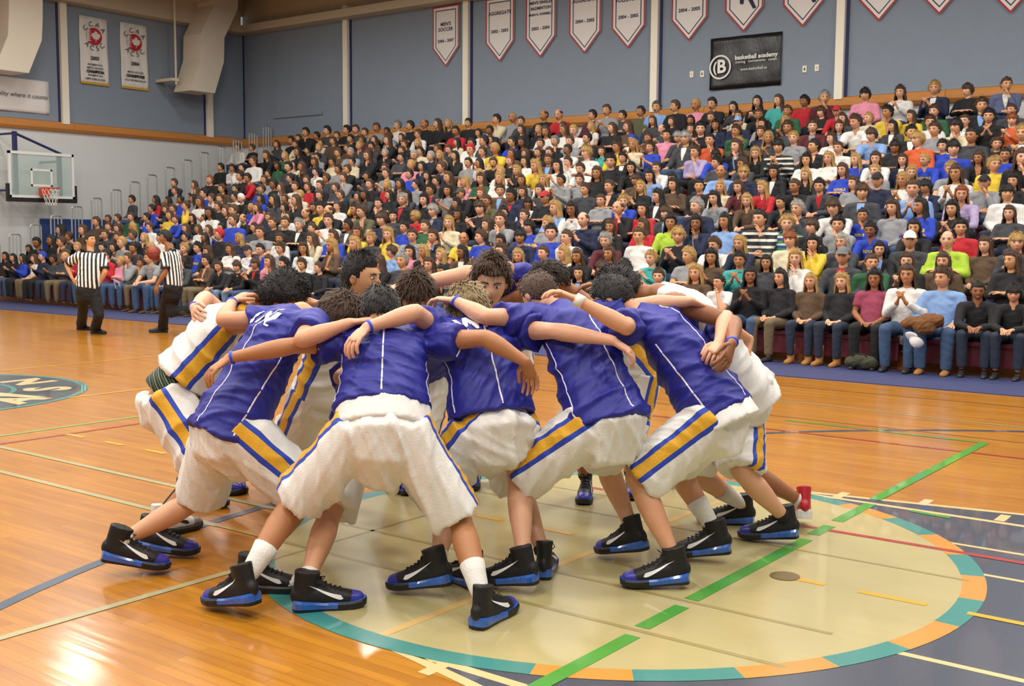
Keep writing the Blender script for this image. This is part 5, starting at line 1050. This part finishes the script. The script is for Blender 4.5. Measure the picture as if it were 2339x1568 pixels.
for i, R_ in enumerate(rows):
    cnt = {}
    tot = {}
    for q in R_: tot[q['c']] = tot.get(q['c'], 0)+(id(q) in near)
    for q in R_:
        sc = min(max(1+q['e']/.78, .86), 1.13); child = q['e'] < -.12
        loc = (q['x'], seat_y(i)+.02, seat_z(i)); yw = math.radians(rr.uniform(-14, 14)); st, hc_ = q['h'][0], q['h'][1]
        woman = st == 'l'; sx = sc*(1.02 if woman else 1.13); sk = rr.choice('fffpppttfpa' if hc_ != 'k' else 'ffpttabf')
        sp_ = SPEC.get((q['px'], q['py'])); tr_ = TROUS[sp_[0]] if sp_ else rr.choice(TROUS[:3]+TROUS[:2]+[TROUS[3]]); kind = 'short' if (q['c'] in 'wbyPtlg' and rr.random() < .4) else 'long'
        if id(q) not in near:
            v = VARL[rr.randrange(6)]; M = Matrix.Translation(loc)@Matrix.Rotation(yw, 4, 'Z')@Matrix.Diagonal((sx, sc, sc, 1))
            stuff_add(v['body'], M, m_skin(sk)); stuff_add(v['tops'][kind], M, m_top(q['c'])); stuff_add(v['tr'], M, tr_); stuff_add(HSL[st], M@v['HM'], m_hair(hc_) if st != 'c' else mat('cap_'+hc_, CAPC.get(hc_, '222222'), .8)); stuff_add(FACE, M@v['HM'], M_DARK); continue
        vi = rr.randrange(12) if not sp_ else sp_[2]*2; v = VAR[vi]
        root = empty('person', loc, yw); root.scale = (sx, sc, sc)
        k = cnt.get(q['c'], 0); cnt[q['c']] = k+1; nm = TOPS[q['c']][0]+' '+GARM.get(q['c'], 'top'); pose = ['hands in lap', 'leaning forward', 'hand at chin', 'arms folded', 'clapping', 'hands on knees'][vi//2]
        if tot[q['c']] == 1: lb = 'spectator in %s, %s, only such top in %s row' % (nm, pose, ordn(i))
        else: lb = 'spectator in %s, %s, %s such from left, %s row' % (nm, pose, ordn(k), ordn(i))
        tag(root, lb, 'person', 'spectators on the bleachers')
        obj_om('body', v['body'], m_skin(sk), root); obj_om('top', v['tops'][kind], m_top(q['c']), root); obj_om('trousers', v['tr'], tr_, root)
        if kind == 'long' and q['c'] in 'kdnEmoD' and rr.random() < .45: obj_om('shirt_front', v['vv'], rr.choice([m_top('w'), m_top('w'), m_top('g'), m_top('l'), m_top('r'), m_skin(sk), m_skin(sk)]), root)
        elif kind == 'long' and q['c'] in 'gkdnwte' and rr.random() < .35: obj_om('hood', v['hood'], m_top(q['c']), root)
        elif q['c'] == 'b' and rr.random() < .6: obj_om('chest_print', v['pr'], mat('yellow_print', 'd9bb3a', .8), root)
        obj_om('hair', HS[st][rr.randrange(len(HS[st]))], m_hair(hc_ if st != 'c' else 'n'), root, v['HM']); obj_om('face', FACE, [M_DARK, M_LIP], root, v['HM'])['kind'] = 'stuff'
        if st == 'c': obj_om('cap', CAP, mat('cap_'+hc_, CAPC.get(hc_, '222222'), .8), root, v['HM'])
        if i < 2:
            boot = sp_ and sp_[1] == 'boot'; sm_ = SHM[3] if boot or (sp_ and sp_[1] == 3) else SHM[sp_[1] if sp_ else rr.randrange(3)]
            for a in v['an']:
                o = obj_om('boot' if boot else 'shoe', SBOOT if boot else SSH, sm_, root); o.location = (a[0], a[1]-.01, -.42/sc); o.rotation_euler = (0, 0, math.pi)
if stuffV:
    V = np.concatenate(stuffV); me = bpy.data.meshes.new('far_crowd'); me.from_pydata([tuple(x) for x in V], [], stuffF); me.polygons.foreach_set('material_index', stuffM); me.polygons.foreach_set('use_smooth', [True]*len(stuffF)); me.update()
    setattr_f(me, 'st', V[:, 2]); o = obj('far_crowd', me, smats); tag(o, 'rest of the seated crowd in the upper and far left bleacher rows', 'crowd'); o['kind'] = 'stuff'
# things lying about the front row
def lump(name, label, cat, px, py, y, parts, m, voxel=.012, fold=.01):
    p = onY(px, py, y); root = empty(name, tuple(p)); tag(root, label, cat); b = MB()
    for c, r in parts: b.ball(c, r, None, 14, 10)
    me = fuse(b, name, voxel, 2); folds(me, fold, 4); return root, me
r_, me = lump('duffel_bag', 'olive duffel bag on the mat between front row feet', 'bag', 1968, 828, 8.95, [((-.1, 0, 0), (.12, .09, .08)), ((.08, 0, 0), (.13, .09, .085)), ((0, 0, .02), (.15, .08, .08))], None); obj('bag_body', me, mat('olive_canvas', '3c3d2c', .9, bump=.4, bscale=60), r_)
obj('strap', MB().tube([(-.12, -.03, .05), (-.08, -.07, .11), (.06, -.07, .11), (.1, -.03, .05)], [(.014, .004)]*4, n=6), mat('olive_canvas', '3c3d2c', .9), r_)
r_, me = lump('folded_jacket', 'brown jacket folded over a lap in the front row', 'jacket', 2112, 738, 8.98, [((-.1, 0, 0), (.15, .12, .08)), ((.08, 0, .03), (.16, .12, .09)), ((.02, -.08, -.04), (.14, .08, .09)), ((-.2, -.02, -.02), (.1, .08, .05))], None, fold=.02); obj('jacket_cloth', me, mat('brown_suede', '6b4524', .95, bump=.4, bscale=30), r_)
p_ = onY(2095, 772, 8.85); hc2 = empty('baseball_cap', tuple(p_)); tag(hc2, 'white cap dangling from a front row hand beside the brown jacket', 'cap')
obj('cap_shell', CAP.copy(), mat('white_cap_cloth', 'd8d5cc', .9), hc2, M=Matrix.Rotation(2.4, 4, 'X')@Matrix.Rotation(.5, 4, 'Z'))
p_ = onY(268, 652, 9.0); pg = empty('program_booklet', tuple(p_)); tag(pg, 'white programme booklet held up in the front row behind the referees', 'booklet')
obj('cover', MB().box((-.09, -.003, -.13), (.09, .003, .13)), mat('white_paper', 'e2e0e4', .8), pg, M=Matrix.Rotation(.5, 4, 'X')@Matrix.Rotation(.4, 4, 'Y')); obj('printed_square', MB().box((-.05, -.005, -.02), (.04, -.003, .07)), mat('purple_print', '4a4590', .8), pg, M=Matrix.Rotation(.5, 4, 'X')@Matrix.Rotation(.4, 4, 'Y'))
print('CROWD', len(allp), 'stuff', len(allp)-300, 'stuff polys', len(stuffF))
